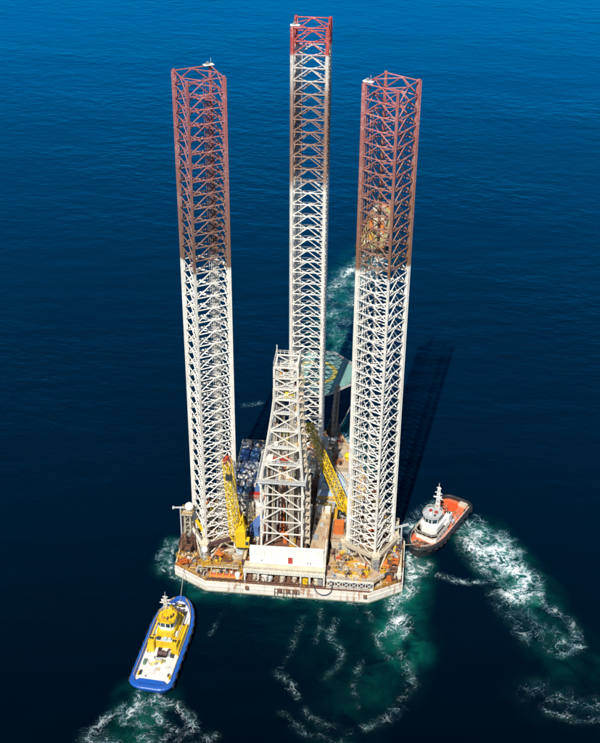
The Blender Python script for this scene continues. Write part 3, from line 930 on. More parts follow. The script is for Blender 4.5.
# ------------------------------------------------------------------ cranes
def lattice(parent, a, b, w0, w1, nseg, mat, tipmat=None, name='boom'):
    a = Vector(a); b = Vector(b)
    d = (b - a).normalized()
    u = d.cross(Vector((0, 0, 1)))
    u = Vector((1, 0, 0)) if u.length < 1e-3 else u.normalized()
    v = u.cross(d)
    cs = [(-1, -1), (1, -1), (1, 1), (-1, 1)]
    def pt(t, i):
        wd = (w0 + (w1 - w0) * t) * min(1.0, 0.45 + t * 8) / 2
        return a.lerp(b, t) + u * cs[i][0] * wd + v * cs[i][1] * wd
    ts = [i / nseg for i in range(nseg + 1)]
    for i in range(4):
        mb = MB()
        for t0, t1 in zip(ts[:-1], ts[1:]):
            mb.tube(pt(t0, i), pt(t1, i), 0.13, 5)
        mb.build('boom_chord', mat, parent)
    for k, (t0, t1) in enumerate(zip(ts[:-1], ts[1:])):
        mb = MB()
        for i in range(4):
            j = (i + 1) % 4
            mb.tube(pt(t0, i), pt(t1, j), 0.075, 4)
            mb.tube(pt(t0, j), pt(t1, i), 0.06, 4)
            mb.tube(pt(t1, i), pt(t1, j), 0.07, 4)
        mb.build('boom_lacing', tipmat if (tipmat and k == nseg - 1) else mat, parent)
    tip = MB()
    tip.beam(b - u * w1 * 0.6, b + u * w1 * 0.6, 0.5, 0.5)
    tip.tube(b - u * 0.15 + d * 0.4, b + u * 0.15 + d * 0.4, 0.45, 10)
    tip.build('boom_tip', tipmat or mat, parent)
    return u, v, d
def crane(label, base, ztop, house_rz, boom_a, boom_b, hz=4.2, tipmat=None, mat='yellow', hook=None, w0=2.1, w1=1.3, nseg=13):
    bx, by, bz = base
    t = thing('pedestal_crane', label, 'crane', (bx, by, bz), 0, 'deck cranes')
    zt = ztop - bz
    mb = MB().tube((0, 0, 0), (0, 0, zt), 1.05, 20).tube((0, 0, zt * 0.55), (0, 0, zt * 0.55 + 0.5), 1.55, 20)
    mb.build('pedestal', 'lgrey', t)
    MB().tube((0, 0, zt), (0, 0, zt + 0.4), 1.75, 20).build('slew_ring', 'dark', t)
    hs = MB().box((0, 0, zt + 0.4 + hz / 2), (2.7, 3.0, hz), house_rz)
    hs.box((0.2, 0, zt + 0.9 + hz), (1.8, 2.0, 1.0), house_rz)
    h = hs.build('machinery_house', mat, t)
    c, s = math.cos(house_rz), math.sin(house_rz)
    cab = MB().box((1.75 * c + 0.5 * s, 1.75 * s - 0.5 * c, zt + 1.6), (1.1, 1.8, 2.3), house_rz).build('operator_cab', mat, t)
    MB().box((2.32 * c + 0.5 * s, 2.32 * s - 0.5 * c, zt + 1.9), (0.08, 1.5, 1.2), house_rz).build('cab_window', 'glass', cab)
    MB().box((1.75 * c + 1.43 * s, 1.75 * s - 1.43 * c, zt + 1.9), (0.9, 0.06, 1.2), house_rz).build('cab_window', 'glass', cab)
    A = Vector(boom_a) - Vector(base); B = Vector(boom_b) - Vector(base)
    lattice(t, A, B, w0, w1, nseg, mat, tipmat)
    # gantry and pendants
    gt = Vector((0.5 * c, 0.5 * s, zt + hz + 5.0))
    g = MB()
    for sx in (-0.9, 0.9):
        q = Vector((-s * sx, c * sx, 0))
        g.beam(Vector((1.0 * c, 1.0 * s, zt + hz)) + q, gt + q * 0.6, 0.25, 0.25)
        g.beam(Vector((-1.0 * c, -1.0 * s, zt + hz)) + q, gt + q * 0.6, 0.25, 0.25)
    g.beam(gt + Vector((s, -c, 0)) * 0.6, gt - Vector((s, -c, 0)) * 0.6, 0.3, 0.3)
    g.build('gantry', mat, t)
    pn = MB()
    for sx in (-0.4, 0.4):
        q = Vector((-s * sx, c * sx, 0))
        pn.tube(gt + q, A.lerp(B, 0.96) + q, 0.05, 4)
    pn.build('pendant_line', 'dark', t)
    if hook:
        H0 = A.lerp(B, hook[0]); H1 = H0 + Vector(hook[1])
        hb = MB().bx(H1.x - 0.7, H1.x + 0.7, H1.y - 0.5, H1.y + 0.5, H1.z - 0.8, H1.z + 0.8).build('hook_block', 'dark', t)
        MB().tube(H0, H1, 0.06, 4).build('hook_line', 'dark', hb)
    return t
crane('yellow crane with red boom tip standing in front of the left leg', (-13.4, -6.4, DK), 8.6, R(0), (-14.6, -6.2, 9.6), (-17.0, -5.2, 37.0), tipmat='red', hook=(0.84, (0.2, -1.3, -0.6)), hz=5.6, w0=2.5, w1=1.7)
crane('yellow crane beside the right leg, its boom slanting up towards the derrick', (15.4, 7.6, DK), 11.2, R(20), (14.3, 7.4, 12.0), (2.6, 18.0, 33.2), hz=3.2, w0=2.3, w1=1.7, nseg=16)
crane('bow crane coloured dark for the shade on it, boom raised in front of the helideck', (7.2, 50.5, DK), 7.6, R(60), (7.4, 50.0, 8.2), (8.6, 48.0, 27.0), mat='dark', hz=2.4, w0=1.7, w1=1.0, nseg=10)  # shade from the bow leg is put into the crane's dark colour

# ------------------------------------------------------------------ helideck
hd = thing('helideck', 'octagonal green helicopter deck with a yellow circle overhanging the bow', 'helideck', (0.2, 66, 0))
ro = 11.6 / math.cos(R(22.5))
octo = [(ro * math.cos(R(22.5 + 45 * k)), ro * math.sin(R(22.5 + 45 * k))) for k in range(8)]
MB().prism(octo, 19.6, 20.0).build('landing_deck', 'heli', hd)
def annulus(r0, r1, z0, z1, n=48):
    mb = MB()
    for i in range(n):
        a0, a1 = 2 * math.pi * i / n, 2 * math.pi * (i + 1) / n
        mb.add([(r0 * math.cos(a0), r0 * math.sin(a0), z1), (r1 * math.cos(a0), r1 * math.sin(a0), z1), (r1 * math.cos(a1), r1 * math.sin(a1), z1), (r0 * math.cos(a1), r0 * math.sin(a1), z1)], [(0, 1, 2, 3)])
    return mb
annulus(5.6, 7.0, 20, 20.006).build('aiming_circle', 'lineyellow', hd)
for k in range(8):
    a, b = octo[k], octo[(k + 1) % 8]
    u = Vector(((a[0] + b[0]) / 2, (a[1] + b[1]) / 2)).normalized()
    c, d = Vector(a) + u * 0.0, Vector(b)
    mb = MB()
    oa, ob = Vector(a) * 1.11, Vector(b) * 1.11
    for i in range(11):
        p = Vector(a).lerp(Vector(b), i / 10); q = oa.lerp(ob, i / 10)
        mb.tube((p.x, p.y, 19.85), (q.x, q.y, 20.05), 0.05, 4)
    for f in (0.35, 0.7, 1.0):
        p = Vector(a).lerp(oa, f); q = Vector(b).lerp(ob, f)
        mb.tube((p.x, p.y, 19.85 + 0.2 * f), (q.x, q.y, 19.85 + 0.2 * f), 0.06, 4)
    mb.build('safety_net_frame', 'white', hd)
for i in range(7):
    x = -9 + 3 * i
    yl = min(11.2, 11.6 * math.sqrt(2) - abs(x) - 0.6)
    MB().bx(x - 0.2, x + 0.2, -yl, yl, 18.9, 19.6).build('deck_girder', 'white', hd)
for x in (-7, -2.4, 2.4, 7):
    MB().beam((x, -9.5, 4.5), (x, -9.5, 18.9), 0.5, 0.5).build('support_post', 'white', hd)
    MB().beam((x * 0.9, -10.5, 4.5), (x, 6.5, 18.9), 0.45, 0.45).build('support_strut', 'white', hd)

# ------------------------------------------------------------------ deckhouses
def house(name, label, x0, x1, y0, y1, z0, z1, wall, roof, cat='deckhouse', nwx=6, nwy=6, rows=2):
    t = thing(name, label, cat, ((x0 + x1) / 2, (y0 + y1) / 2, z0))
    a, b, h = (x1 - x0) / 2, (y1 - y0) / 2, z1 - z0
    MB().bx(-a, a, -b, b, 0, h - 0.15).build('wall', wall, t)
    rf = MB().bx(-a - 0.25, a + 0.25, -b - 0.25, b + 0.25, h - 0.15, h + 0.1).build('roof', roof, t)
    wm = MB().bx(-0.45, 0.45, -0.05, 0.03, -0.45, 0.45).mesh('window', M['glass'])
    for r in range(rows):
        z = 1.8 + r * 2.9
        if z > h - 0.8: break
        for i in range(nwx):
            obj('window', wm, t, (-a + (i + 0.5) * 2 * a / nwx, -b, z))
        for i in range(nwy):
            for s in (-1, 1):
                obj('window', wm, t, (s * a, -b + (i + 0.5) * 2 * b / nwy, z), R(90) * s)
    railing(rf, [(-a, -b, h + 0.1), (a, -b, h + 0.1), (a, b, h + 0.1), (-a, b, h + 0.1), (-a, -b, h + 0.1)], 'cream', 1.1, 2.0, 0.06)
    return t, rf
pt_, prf = house('accommodation_block', 'white accommodation block with a cluttered roof between the left leg and derrick', -19.5, -9.2, 13, 40, DK, 9.6, 'white', 'grey')
st_, srf = house('engine_house', 'deckhouse with pale blue roof under the slanting yellow crane boom', 5.6, 15.2, 14.6, 27.4, DK, 9.2, 'lgrey', 'paleblue')
fs_, frf = house('forward_house', 'low deckhouse with tan roof and yellow vent at the starboard bow', 6.5, 13.4, 31, 43, DK, 8.4, 'white', 'tan_plate')
ob_, obr = house('machinery_block', 'cream machinery block with an orange box on its roof left of the right leg', 11.0, 14.4, -1.4, 6.4, DK, 8.4, 'cream', 'tan_plate', nwx=2, nwy=3)
ps_, psr = house('pump_house', 'small cream pump house tucked behind the derrick', -7.8, 3.6, 22.5, 31.5, DK, 8.9, 'cream', 'cream')
MB().tube((3.0, -0.6, 5.1), (3.0, -0.6, 6.6), 0.6, 10).ball((3.0, -0.6, 6.6), 1.15, 12, 6, 0.8, 0.0).build('vent_cowl', 'yellow', fs_)
for i in range(5):
    MB().box((-3.6 + i * 1.7, 2.8 - (i % 2) * 3, 6.35), (1.1, 1.4, 0.9)).build('roof_unit', random.choice(['lgrey', 'white', 'cream']), st_)
MB().bx(-4.75, 4.75, -1.1, -0.9, 6.0, 6.12).build('roof_seam', 'grey', st_)
MB().bx(-4.7, 4.7, -6.3, -4.4, 6.0, 6.25).build('roof_walkway', 'amber', st_)

# ------------------------------------------------------------------ containers, tanks, racks, skids
def container(label, c, d, rz, mat, group='cargo containers'):
    t = thing('cargo_container', label, 'container', c, rz, group)
    L, W, H = d
    MB().bx(-L / 2 + 0.08, L / 2 - 0.08, -W / 2 + 0.08, W / 2 - 0.08, 0.05, H - 0.06).build('body', mat, t)
    fr = MB()
    for x in (-L / 2, L / 2):
        for y in (-W / 2, W / 2):
            fr.bx(x - 0.1, x + 0.1, y - 0.1, y + 0.1, 0, H)
    for z in (0.08, H - 0.08):
        for y in (-W / 2, W / 2): fr.bx(-L / 2 + 0.1, L / 2 - 0.1, y - 0.09, y + 0.09, z - 0.08, z + 0.08)
        for x in (-L / 2, L / 2): fr.bx(x - 0.09, x + 0.09, -W / 2 + 0.1, W / 2 - 0.1, z - 0.08, z + 0.08)
    fr.build('corner_frame', mat, t)
    n = int(L / 0.5)
    rb = MB()
    for i in range(n):
        x = -L / 2 + 0.3 + (L - 0.6) * i / max(1, n - 1)
        rb.bx(x - 0.07, x + 0.07, -W / 2 + 0.1, W / 2 - 0.1, H - 0.061, H - 0.015)
    rb.build('roof_corrugation', mat, t)
    dd = MB().bx(L / 2 - 0.08, L / 2 - 0.02, -W / 2 + 0.15, -0.02, 0.2, H - 0.2).bx(L / 2 - 0.08, L / 2 - 0.02, 0.02, W / 2 - 0.15, 0.2, H - 0.2)
    dd.build('door', mat, t)
    return t
RZ = 9.7
for lab, x, y, z, d, rz, mt in (
 ('blue cargo container on the white block roof, nearest the derrick', -11.6, 18.4, RZ, (6.1, 2.4, 2.5), R(90), 'blue'),
 ('blue cargo container on the white block roof, nearest the left leg', -17.4, 18.2, RZ, (6.1, 2.4, 2.5), R(90), 'blue'),
 ('blue cargo container lying between two others on the white block roof', -14.5, 18.6, RZ, (6.1, 2.4, 2.5), R(90), 'blue'),
 ('short bright blue container at the far end of the white block roof', -17.6, 31.5, RZ, (4.2, 2.4, 2.4), R(90), 'blue'),
 ('short blue container beside the first at the far roof end', -14.6, 31.6, RZ, (4.2, 2.4, 2.4), R(90), 'blue'),
 ('white container at the far end of the cluttered roof', -11.4, 31.0, RZ, (4.0, 2.3, 2.4), R(90), 'white'),
 ('grey container set crosswise in the middle of the cluttered roof', -14.6, 26.0, RZ, (6.1, 2.4, 2.2), R(0), 'lgrey'),
 ('red open skid at the near edge of the cluttered roof', -11.6, 13.9, RZ, (4.6, 1.5, 1.2), R(0), 'red'),
 ('orange red box on a cream block left of the right leg', 12.8, 2.6, 8.55, (2.6, 2.6, 3.0), R(0), 'orange'),
 ('lower of two stacked blue containers between front crane and derrick', -10.0, 4.0, DK, (5.0, 2.4, 2.6), R(80), 'blue'),
 ('upper of two stacked blue containers between front crane and derrick', -10.0, 4.6, DK + 2.62, (5.0, 2.4, 2.6), R(66), 'blue'),
):
    container(lab, (x, y, z), d, rz, mt)

# loose drums, crates and tote tanks heaped on the accommodation roof: too small and many to pick apart
lc_mats = ['white', 'clean_white', 'lgrey', 'blue', 'clean_white', 'cream', 'brown', 'dark', 'clean_white']
lc = MB(); lc_idx = []
for i in range(300):
    top = i < 130
    x = random.uniform(-18.7, -10.2)
    y = random.uniform(15.4, 21.4) if top else random.choice([random.uniform(22, 24.6), random.uniform(27.4, 29.2), random.uniform(33.8, 39.6)])
    z = RZ + (2.5 if top else 0)
    f0 = len(lc.f)
    k = random.random(); q = random.uniform(0.3, 0.65); hh = random.uniform(0.5, 1.3); rz = random.uniform(0, 3)
    if k < 0.3: lc.tube((x, y, z), (x, y, z + hh), q * 0.8, 8)
    elif k < 0.8: lc.box((x, y, z + hh / 2), (q * 2, q * 1.6, hh), rz)
    else: lc.box((x, y, z + 0.15), (0.35, random.uniform(1.5, 3), 0.3), rz)
    lc_idx += [random.randrange(len(lc_mats))] * (len(lc.f) - f0)
me = lc.mesh('loose_cargo', M[lc_mats[0]])
for c in lc_mats[1:]: me.materials.append(M[c])
me.polygons.foreach_set('material_index', lc_idx)
o = tag(obj('loose_cargo', me), 'heap of small blue and white drums and crates left of the derrick', 'cargo')
o['kind'] = 'stuff'

def pipe_rack(label, c, L, nx, nz, mat, rz=0, r=0.16):
    t = thing('pipe_rack', label, 'pipe rack', c, rz, 'racks of drill pipe')
    pm = MB().tube((0, -L / 2, 0), (0, L / 2, 0), r, 6).mesh('pipe', M[mat])
    for j in range(nz):
        for i in range(nx):
            o = obj('pipe', pm, t, ((i - (nx - 1) / 2) * r * 2.1 + (j % 2) * r, random.uniform(-0.4, 0.4), 0.35 + r + j * r * 1.85))
    for y in (-L * 0.35, 0, L * 0.35):
        mb = MB().bx(-nx * r * 1.1 - 0.2, nx * r * 1.1 + 0.2, y - 0.15, y + 0.15, 0, 0.34)
        for s in (-1, 1):
            mb.bx(s * (nx * r * 1.1 + 0.3) - 0.1, s * (nx * r * 1.1 + 0.3) + 0.1, y - 0.12, y + 0.12, 0, 0.6 + nz * r * 2)
        mb.build('rack_cradle', 'amber', t)
    return t
pd = thing('pipe_deck', 'dark raised pipe deck between the derrick and the blue roofed house', 'platform', (0, 0, 0))
MB().bx(-8.4, 5.2, 9.6, 22.0, 7.4, 7.8).build('deck_plate', 'brown', pd)
for x in (-8, -2, 4.6):
    for y in (10, 21.5):
        MB().bx(x - 0.25, x + 0.25, y - 0.25, y + 0.25, DK, 7.4).build('post', 'grey', pd)
pipe_rack('stack of rusty drill pipes right behind the derrick', (1.6, 15.8, 7.8), 11, 12, 3, 'pipe')
pipe_rack('stack of drill pipes on the pipe deck near the left side', (-4.2, 15.8, 7.8), 11, 14, 2, 'pipe')
for i, (x, y, r, hh, mt, lab) in enumerate((
 (4.4, 20.8, 0.9, 4.2, 'brown', 'rusty upright tank at the corner of the pipe deck'),
 (6.3, 11.8, 0.9, 6.4, 'cream', 'cream upright tank at the rear end of the box girder'),
 (8.6, 12.6, 0.8, 6.0, 'green', 'dull green upright tank beside the blue roofed house'),
 (-10.4, 9.6, 1.2, 7.4, 'white', 'white upright tank behind the front yellow crane'),
 (-13.2, 9.9, 1.2, 7.0, 'cream', 'cream upright tank next to the white one behind the crane'),
)):
    t = thing('upright_tank', lab, 'tank', (x, y, DK + 0.01 if i else 7.8), 0, 'upright tanks on deck')
    MB().tube((0, 0, 0), (0, 0, hh), r, 18).ball((0, 0, hh), r, 18, 5, 0.4, 0.0).build('shell', mt, t)
    MB().torus((0, 0, hh * 0.3), r, 0.06, (0, 0, 1), 18, 4).torus((0, 0, hh * 0.75), r, 0.06, (0, 0, 1), 18, 4).build('hoop', mt, t)
    MB().tube((0, 0, hh + r * 0.38), (0, 0, hh + r * 0.4 + 0.5), 0.22, 8).build('top_valve', 'dark', t)

# satellite dish tower at the port corner
dt = thing('antenna_tower', 'slim tower with a white satellite dish ball at the port stern corner', 'antenna tower', (-29.0, -1.6, DK))
for x, y in ((-0.9, -0.9), (0.9, -0.9), (0.9, 0.9), (-0.9, 0.9)):
    MB().beam((x, y, 0), (x * 0.8, y * 0.8, 11.6), 0.28, 0.28).build('corner_post', 'cream', dt)
mb = MB()
for q in range(4):
    z = 0.4 + q * 2.8
    for (a, b) in (((-.9, -.9), (.9, -.9)), ((.9, -.9), (.9, .9)), ((.9, .9), (-.9, .9)), ((-.9, .9), (-.9, -.9))):
        mb.beam((*a, z), (b[0] * .9, b[1] * .9, z + 2.8), 0.13, 0.13).beam((*a, z), (*b, z), 0.13, 0.13)
mb.build('tower_bracing', 'cream', dt)
MB().bx(-1.6, 1.6, -1.6, 1.6, 11.6, 11.85).build('tower_platform', 'cream', dt)
railing(dt, sq(1.55, 11.85), 'amber', 1.0, 1.2, 0.05)
MB().tube((0.5, 0.2, 11.85), (0.5, 0.2, 12.6), 0.4, 10).build('dish_mount', 'white', dt)
MB().ball((0.5, 0.2, 13.5), 1.25, 22, 14, 1.0).build('dish_dome', 'clean_white', dt, True)
mb = MB().tube((-1.7, -1.2, 3.5), (-1.7, -1.2, 14.0), 0.2, 8).beam((-3.6, -1.2, 13.9), (-0.6, -1.0, 14.1), 0.35, 0.3)
mb.bx(-3.9, -3.4, -1.5, -0.9, 13.6, 14.2).build('signal_arm', 'lgrey', dt)
MB().beam((2.4, -0.4, 9.5), (5.4, -2.2, 5.2), 0.7, 0.5).build('yellow_brace', 'yellow', dt)

# davit and gear on the starboard side
dv = thing('davit', 'slim grey davit standing on the starboard edge facing the orange tug', 'davit', (30.2, 2.6, DK))
MB().tube((0, 0, 0), (0, 0, 8.6), 0.32, 10, 0.24).build('davit_post', 'lgrey', dv)
MB().beam((-1.9, -0.4, 8.2), (1.9, 0.5, 9.0), 0.45, 0.5).build('davit_arm', 'lgrey', dv)
sp = thing('starboard_stair_tower', 'cream stair tower beside the right leg with a yellow cabinet', 'stair tower', (28.0, 4.2, DK))
for x, y in ((-1.3, -1.2), (1.3, -1.2), (1.3, 1.2), (-1.3, 1.2)):
    MB().bx(x - 0.16, x + 0.16, y - 0.16, y + 0.16, 0, 8.4).build('corner_post', 'cream', sp)
for z in (2.6, 5.2, 7.8):
    MB().bx(-1.45, 1.45, -1.35, 1.35, z, z + 0.15).build('landing', 'cream', sp)
    railing(sp, [(x * 0.95, y * 0.95, z + 0.15) for x, y, _ in sq(1.4, 0)], 'cream', 1.0, 1.3, 0.05)
MB().bx(0.3, 1.7, -3.6, -1.9, 0, 2.6).build('cabinet', 'yellow', sp)
MB().beam((-6, -7.0, 4.2), (-1.6, 0, 7.4), 0.9, 0.5).build('gangway', 'cream', sp)

# winches
def winch(label, c, rz, drum, frame, s=1.0):
    t = thing('deck_winch', label, 'winch', c, rz, 'deck winches')
    MB().bx(-1.5 * s, 1.5 * s, -1.0 * s, 1.0 * s, 0, 0.25 * s).build('bed', frame, t)
    for x in (-1.2, 1.2):
        MB().tube(((x - 0.08) * s, 0, 0.95 * s), ((x + 0.08) * s, 0, 0.95 * s), 0.95 * s, 16).build('drum_flange', frame, t)
    MB().tube((-1.1 * s, 0, 0.95 * s), (1.1 * s, 0, 0.95 * s), 0.62 * s, 16).build('drum', drum, t)
    MB().bx(1.35 * s, 2.1 * s, -0.5 * s, 0.5 * s, 0.25 * s, 1.3 * s).build('motor', 'grey', t)
    return t
winch('orange winch on the port stern deck by the left leg', (-23.6, -10.6, DK + 0.012), R(15), 'orange', 'orange')
winch('white and brown winch on the port stern corner', (-27.4, -8.6, DK + 0.012), R(-30), 'white', 'brown', 0.9)
winch('green winch between the port winches and the crane', (-17.2, -10.2, DK + 0.012), R(5), 'green', 'grey', 0.9)
winch('dark winch on the starboard stern corner', (26.6, -9.4, DK + 0.012), R(35), 'dark', 'cream')
winch('yellow winch on the starboard side deck', (28.6, -4.6, DK + 0.012), R(80), 'yellow', 'amber', 0.9)
sk = thing('pipe_skid', 'long orange red pipe skid along the port stern edge', 'skid', (-16.0, -14.2, DK))
MB().bx(-5.4, 4.0, -0.8, 0.8, 0.0, 0.3).build('skid_base', 'brown', sk)
for i, (mt, r) in enumerate((('orange', 0.3), ('orange', 0.34), ('red', 0.28))):
    MB().tube((-5.2, -0.5 + i * 0.5, 0.75), (3.9, -0.5 + i * 0.5, 0.75), r, 10).build('manifold_pipe', mt, sk)
for i in range(6):
    MB().bx(-5 + i * 1.75, -4.7 + i * 1.75, -0.9, 0.9, 0.3, 1.35).build('pipe_clamp', 'amber', sk)
MB().tube((2.6, -0.2, 0.3), (2.6, -0.2, 2.0), 0.75, 12).ball((2.6, -0.2, 2.0), 0.75, 12, 4, 0.5, 0).build('white_accumulator', 'clean_white', sk)
vs_ = thing('vent_post', 'stout white vent post with an orange ring base beside the left leg', 'vent', (-23.4, -7.9, DK))
MB().tube((0, 0, 0), (0, 0, 3.6), 0.5, 12).build('post', 'white', vs_)
MB().ball((0, 0, 4.0), 0.95, 14, 8).build('vent_head', 'clean_white', vs_, True)
MB().torus((0, 0, 0.4), 1.5, 0.22, (0, 0, 1), 20, 6).build('base_ring', 'orange', vs_)

# gantries and catwalks standing along both aft edges (fixed to the hull)
def catwalk(pts, z, wd, mat, railmat, name='catwalk'):
    for a, b in zip(pts[:-1], pts[1:]):
        d = (Vector(b) - Vector(a)).normalized(); nrm = Vector((-d.y, d.x)) * wd / 2
        MB().beam((*a, z), (*b, z), wd, 0.14).build(name, mat, hull)
        for s_ in (-1, 1):
            p0 = Vector(a) + nrm * s_; p1 = Vector(b) + nrm * s_
            railing(hull, [(*p0, z + 0.07), (*p1, z + 0.07)], railmat, 1.05, 1.5, 0.055)
        n_ = max(1, int((Vector(b) - Vector(a)).length / 3))
        for i in range(n_ + 1):
            p = Vector(a).lerp(Vector(b), i / n_)
            MB().bx(p.x - 0.12, p.x + 0.12, p.y - 0.12, p.y + 0.12, DK, z - 0.07).build('catwalk_post', mat, hull)
catwalk([(-30.2, 4.5), (-30.4, -7)], DK + 3.0, 1.2, 'brown', 'brown')
catwalk([(-24.6, -12.6), (-13.2, -12.4)], DK + 2.4, 1.0, 'cream', 'amber')
catwalk([(30.2, 0.5), (30.2, -9.5)], DK + 2.6, 1.0, 'cream', 'amber')
catwalk([(-12.2, -11.2), (-12.2, -2)], DK + 3.4, 1.0, 'cream', 'amber')
catwalk([(11.2, 8.2), (11.2, 13.6)], DK + 4.4, 1.1, 'amber', 'yellow')
catwalk([(11.4, 12.9), (16.8, 12.9)], DK + 5.2, 1.3, 'amber', 'amber')
for x, y, hgt in ((-29.4, -5.6, 7.5), (-27.2, -4.2, 6.5), (-30.4, 1.5, 8.5), (29.6, -1.8, 6.0), (26.4, 7.6, 8.0)):
    mb = MB()
    for dx, dy in ((-.6, -.5), (.6, -.5), (.6, .5), (-.6, .5)): mb.tube((x + dx, y + dy, DK), (x + dx, y + dy, DK + hgt), 0.1, 5)
    for q in range(int(hgt / 1.5)):
        z = DK + 0.8 + q * 1.5
        mb.bx(x - 0.65, x + 0.65, y - 0.55, y + 0.55, z, z + 0.08)
        mb.beam((x - .6, y - .5, z), (x + .6, y - .5, z + 1.4), 0.08, 0.08)
    mb.build('pipe_rack_frame', random.choice(['brown', 'cream', 'maroon']), hull)

# small fittings fixed to the deck: parts of the hull
def inside(x, y, poly):
    c = False
    for (x0, y0), (x1, y1) in zip(poly, poly[1:] + poly[:1]):
        if (y0 > y) != (y1 > y) and x < (x1 - x0) * (y - y0) / (y1 - y0) + x0: c = not c
    return c
keep = inset(OUT, 1.2)
blocks = [(-9, 6.5, -12.5, 9), (5.4, 10.8, -10, 9.3), (-20, -9, 12.6, 40.5), (5.2, 15.6, 14.2, 27.8), (6, 14, 30.5, 43.5), (-8.2, 4, 22, 32), (10.6, 24, -16, -3), (-12, 10.6, -16, -12), (-22, -11.6, -15.6, -13)]
def free(x, y, pad=0.0):
    if not inside(x, y, keep): return False
    for a, b, c, d in blocks:
        if a - pad < x < b + pad and c - pad < y < d + pad: return False
    for (lx, ly, _), rz, *_r in LEGS:
        dx, dy = x - lx, y - ly
        c, s = math.cos(-rz), math.sin(-rz)
        if max(abs(dx * c - dy * s), abs(dx * s + dy * c)) < 6.9: return False
    return True
fit = {
 'bollard': lambda: MB().tube((-0.4, 0, 0), (-0.4, 0, 0.9), 0.22, 8).tube((0.4, 0, 0), (0.4, 0, 0.9), 0.22, 8).bx(-0.8, 0.8, -0.35, 0.35, 0, 0.1),
 'locker': lambda: MB().bx(-0.6, 0.6, -0.4, 0.4, 0, 1.3).bx(-0.65, 0.65, -0.45, 0.45, 1.3, 1.38),
 'vent_pipe': lambda: MB().tube((0, 0, 0), (0, 0, 1.6), 0.18, 8).tube((0, 0, 1.6), (0.5, 0, 1.8), 0.22, 8),
 'hatch_cover': lambda: MB().bx(-0.8, 0.8, -0.8, 0.8, 0, 0.35).bx(-0.6, 0.6, -0.6, 0.6, 0.35, 0.45),
 'valve_manifold': lambda: MB().tube((-1, 0, 0.5), (1, 0, 0.5), 0.16, 8).tube((-0.5, 0, 0), (-0.5, 0, 1.1), 0.13, 6).tube((0.4, 0, 0), (0.4, 0, 1.2), 0.13, 6).torus((-0.5, 0, 1.1), 0.3, 0.06, (0, 0, 1), 10, 4).torus((0.4, 0, 1.2), 0.3, 0.06, (0, 0, 1), 10, 4),
 'machinery_box': lambda: MB().bx(-0.9, 0.9, -0.7, 0.7, 0, 1.5).bx(-0.5, 0.7, -0.5, 0.5, 1.5, 2.0).tube((-0.5, 0.3, 1.5), (-0.5, 0.3, 2.6), 0.12, 6),
 'pump_skid': lambda: MB().bx(-1.1, 1.1, -0.5, 0.5, 0, 0.18).tube((-0.9, 0, 0.6), (0.1, 0, 0.6), 0.38, 10).tube((0.1, 0, 0.6), (0.7, 0, 0.6), 0.2, 8).tube((0.7, 0, 0.2), (0.7, 0, 1.3), 0.3, 8).tube((0.7, 0, 1.3), (0.7, 0.9, 1.3), 0.12, 6),
 'pipe_bundle': lambda: MB().tube((-1.8, -0.3, 0.3), (1.8, -0.3, 0.3), 0.1, 6).tube((-1.6, 0, 0.34), (1.9, 0, 0.34), 0.12, 6).tube((-1.9, 0.3, 0.3), (1.7, 0.3, 0.3), 0.09, 6).bx(-1.2, -1.05, -0.5, 0.5, 0, 0.2).bx(1.05, 1.2, -0.5, 0.5, 0, 0.2),
 'rail_frame': lambda: MB().path([(-1.2, -0.8, 1.1), (1.2, -0.8, 1.1), (1.2, 0.8, 1.1), (-1.2, 0.8, 1.1), (-1.2, -0.8, 1.1)], 0.07, 4).path([(-1.2, -0.8, 0.6), (1.2, -0.8, 0.6), (1.2, 0.8, 0.6), (-1.2, 0.8, 0.6), (-1.2, -0.8, 0.6)], 0.05, 4).tube((-1.2, -0.8, 0), (-1.2, -0.8, 1.1), 0.07, 4).tube((1.2, -0.8, 0), (1.2, -0.8, 1.1), 0.07, 4).tube((1.2, 0.8, 0), (1.2, 0.8, 1.1), 0.07, 4).tube((-1.2, 0.8, 0), (-1.2, 0.8, 1.1), 0.07, 4).bx(-0.6, 0.5, -0.4, 0.4, 0, 0.5).tube((0.2, 0.1, 0.5), (0.2, 0.1, 1.3), 0.15, 6),
 'scaffold_bay': lambda: MB().tube((-0.9, -0.7, 0), (-0.9, -0.7, 3), 0.07, 4).tube((0.9, -0.7, 0), (0.9, -0.7, 3), 0.07, 4).tube((0.9, 0.7, 0), (0.9, 0.7, 3), 0.07, 4).tube((-0.9, 0.7, 0), (-0.9, 0.7, 3), 0.07, 4).bx(-1, 1, -0.8, 0.8, 1.9, 2.0).beam((-0.9, -0.7, 0), (0.9, -0.7, 1.9), 0.08, 0.08).path([(-0.9, -0.7, 3), (0.9, -0.7, 3), (0.9, 0.7, 3), (-0.9, 0.7, 3), (-0.9, -0.7, 3)], 0.06, 4),
 'hose_reel': lambda: MB().tube((-0.35, 0, 0.8), (0.35, 0, 0.8), 0.7, 12).bx(-0.5, 0.5, -0.3, 0.3, 0, 0.3),
}
cols = ['cream', 'white', 'orange', 'amber', 'brown', 'grey', 'lgrey', 'green', 'red', 'maroon', 'dark', 'yellow', 'blue']
wts = [9, 3.5, 3.5, 8, 7, 2.5, 2.5, 0.6, 1.2, 2.5, 2.5, 3.5, 0.3]
fm = {}
cnt = 0
tries = 0
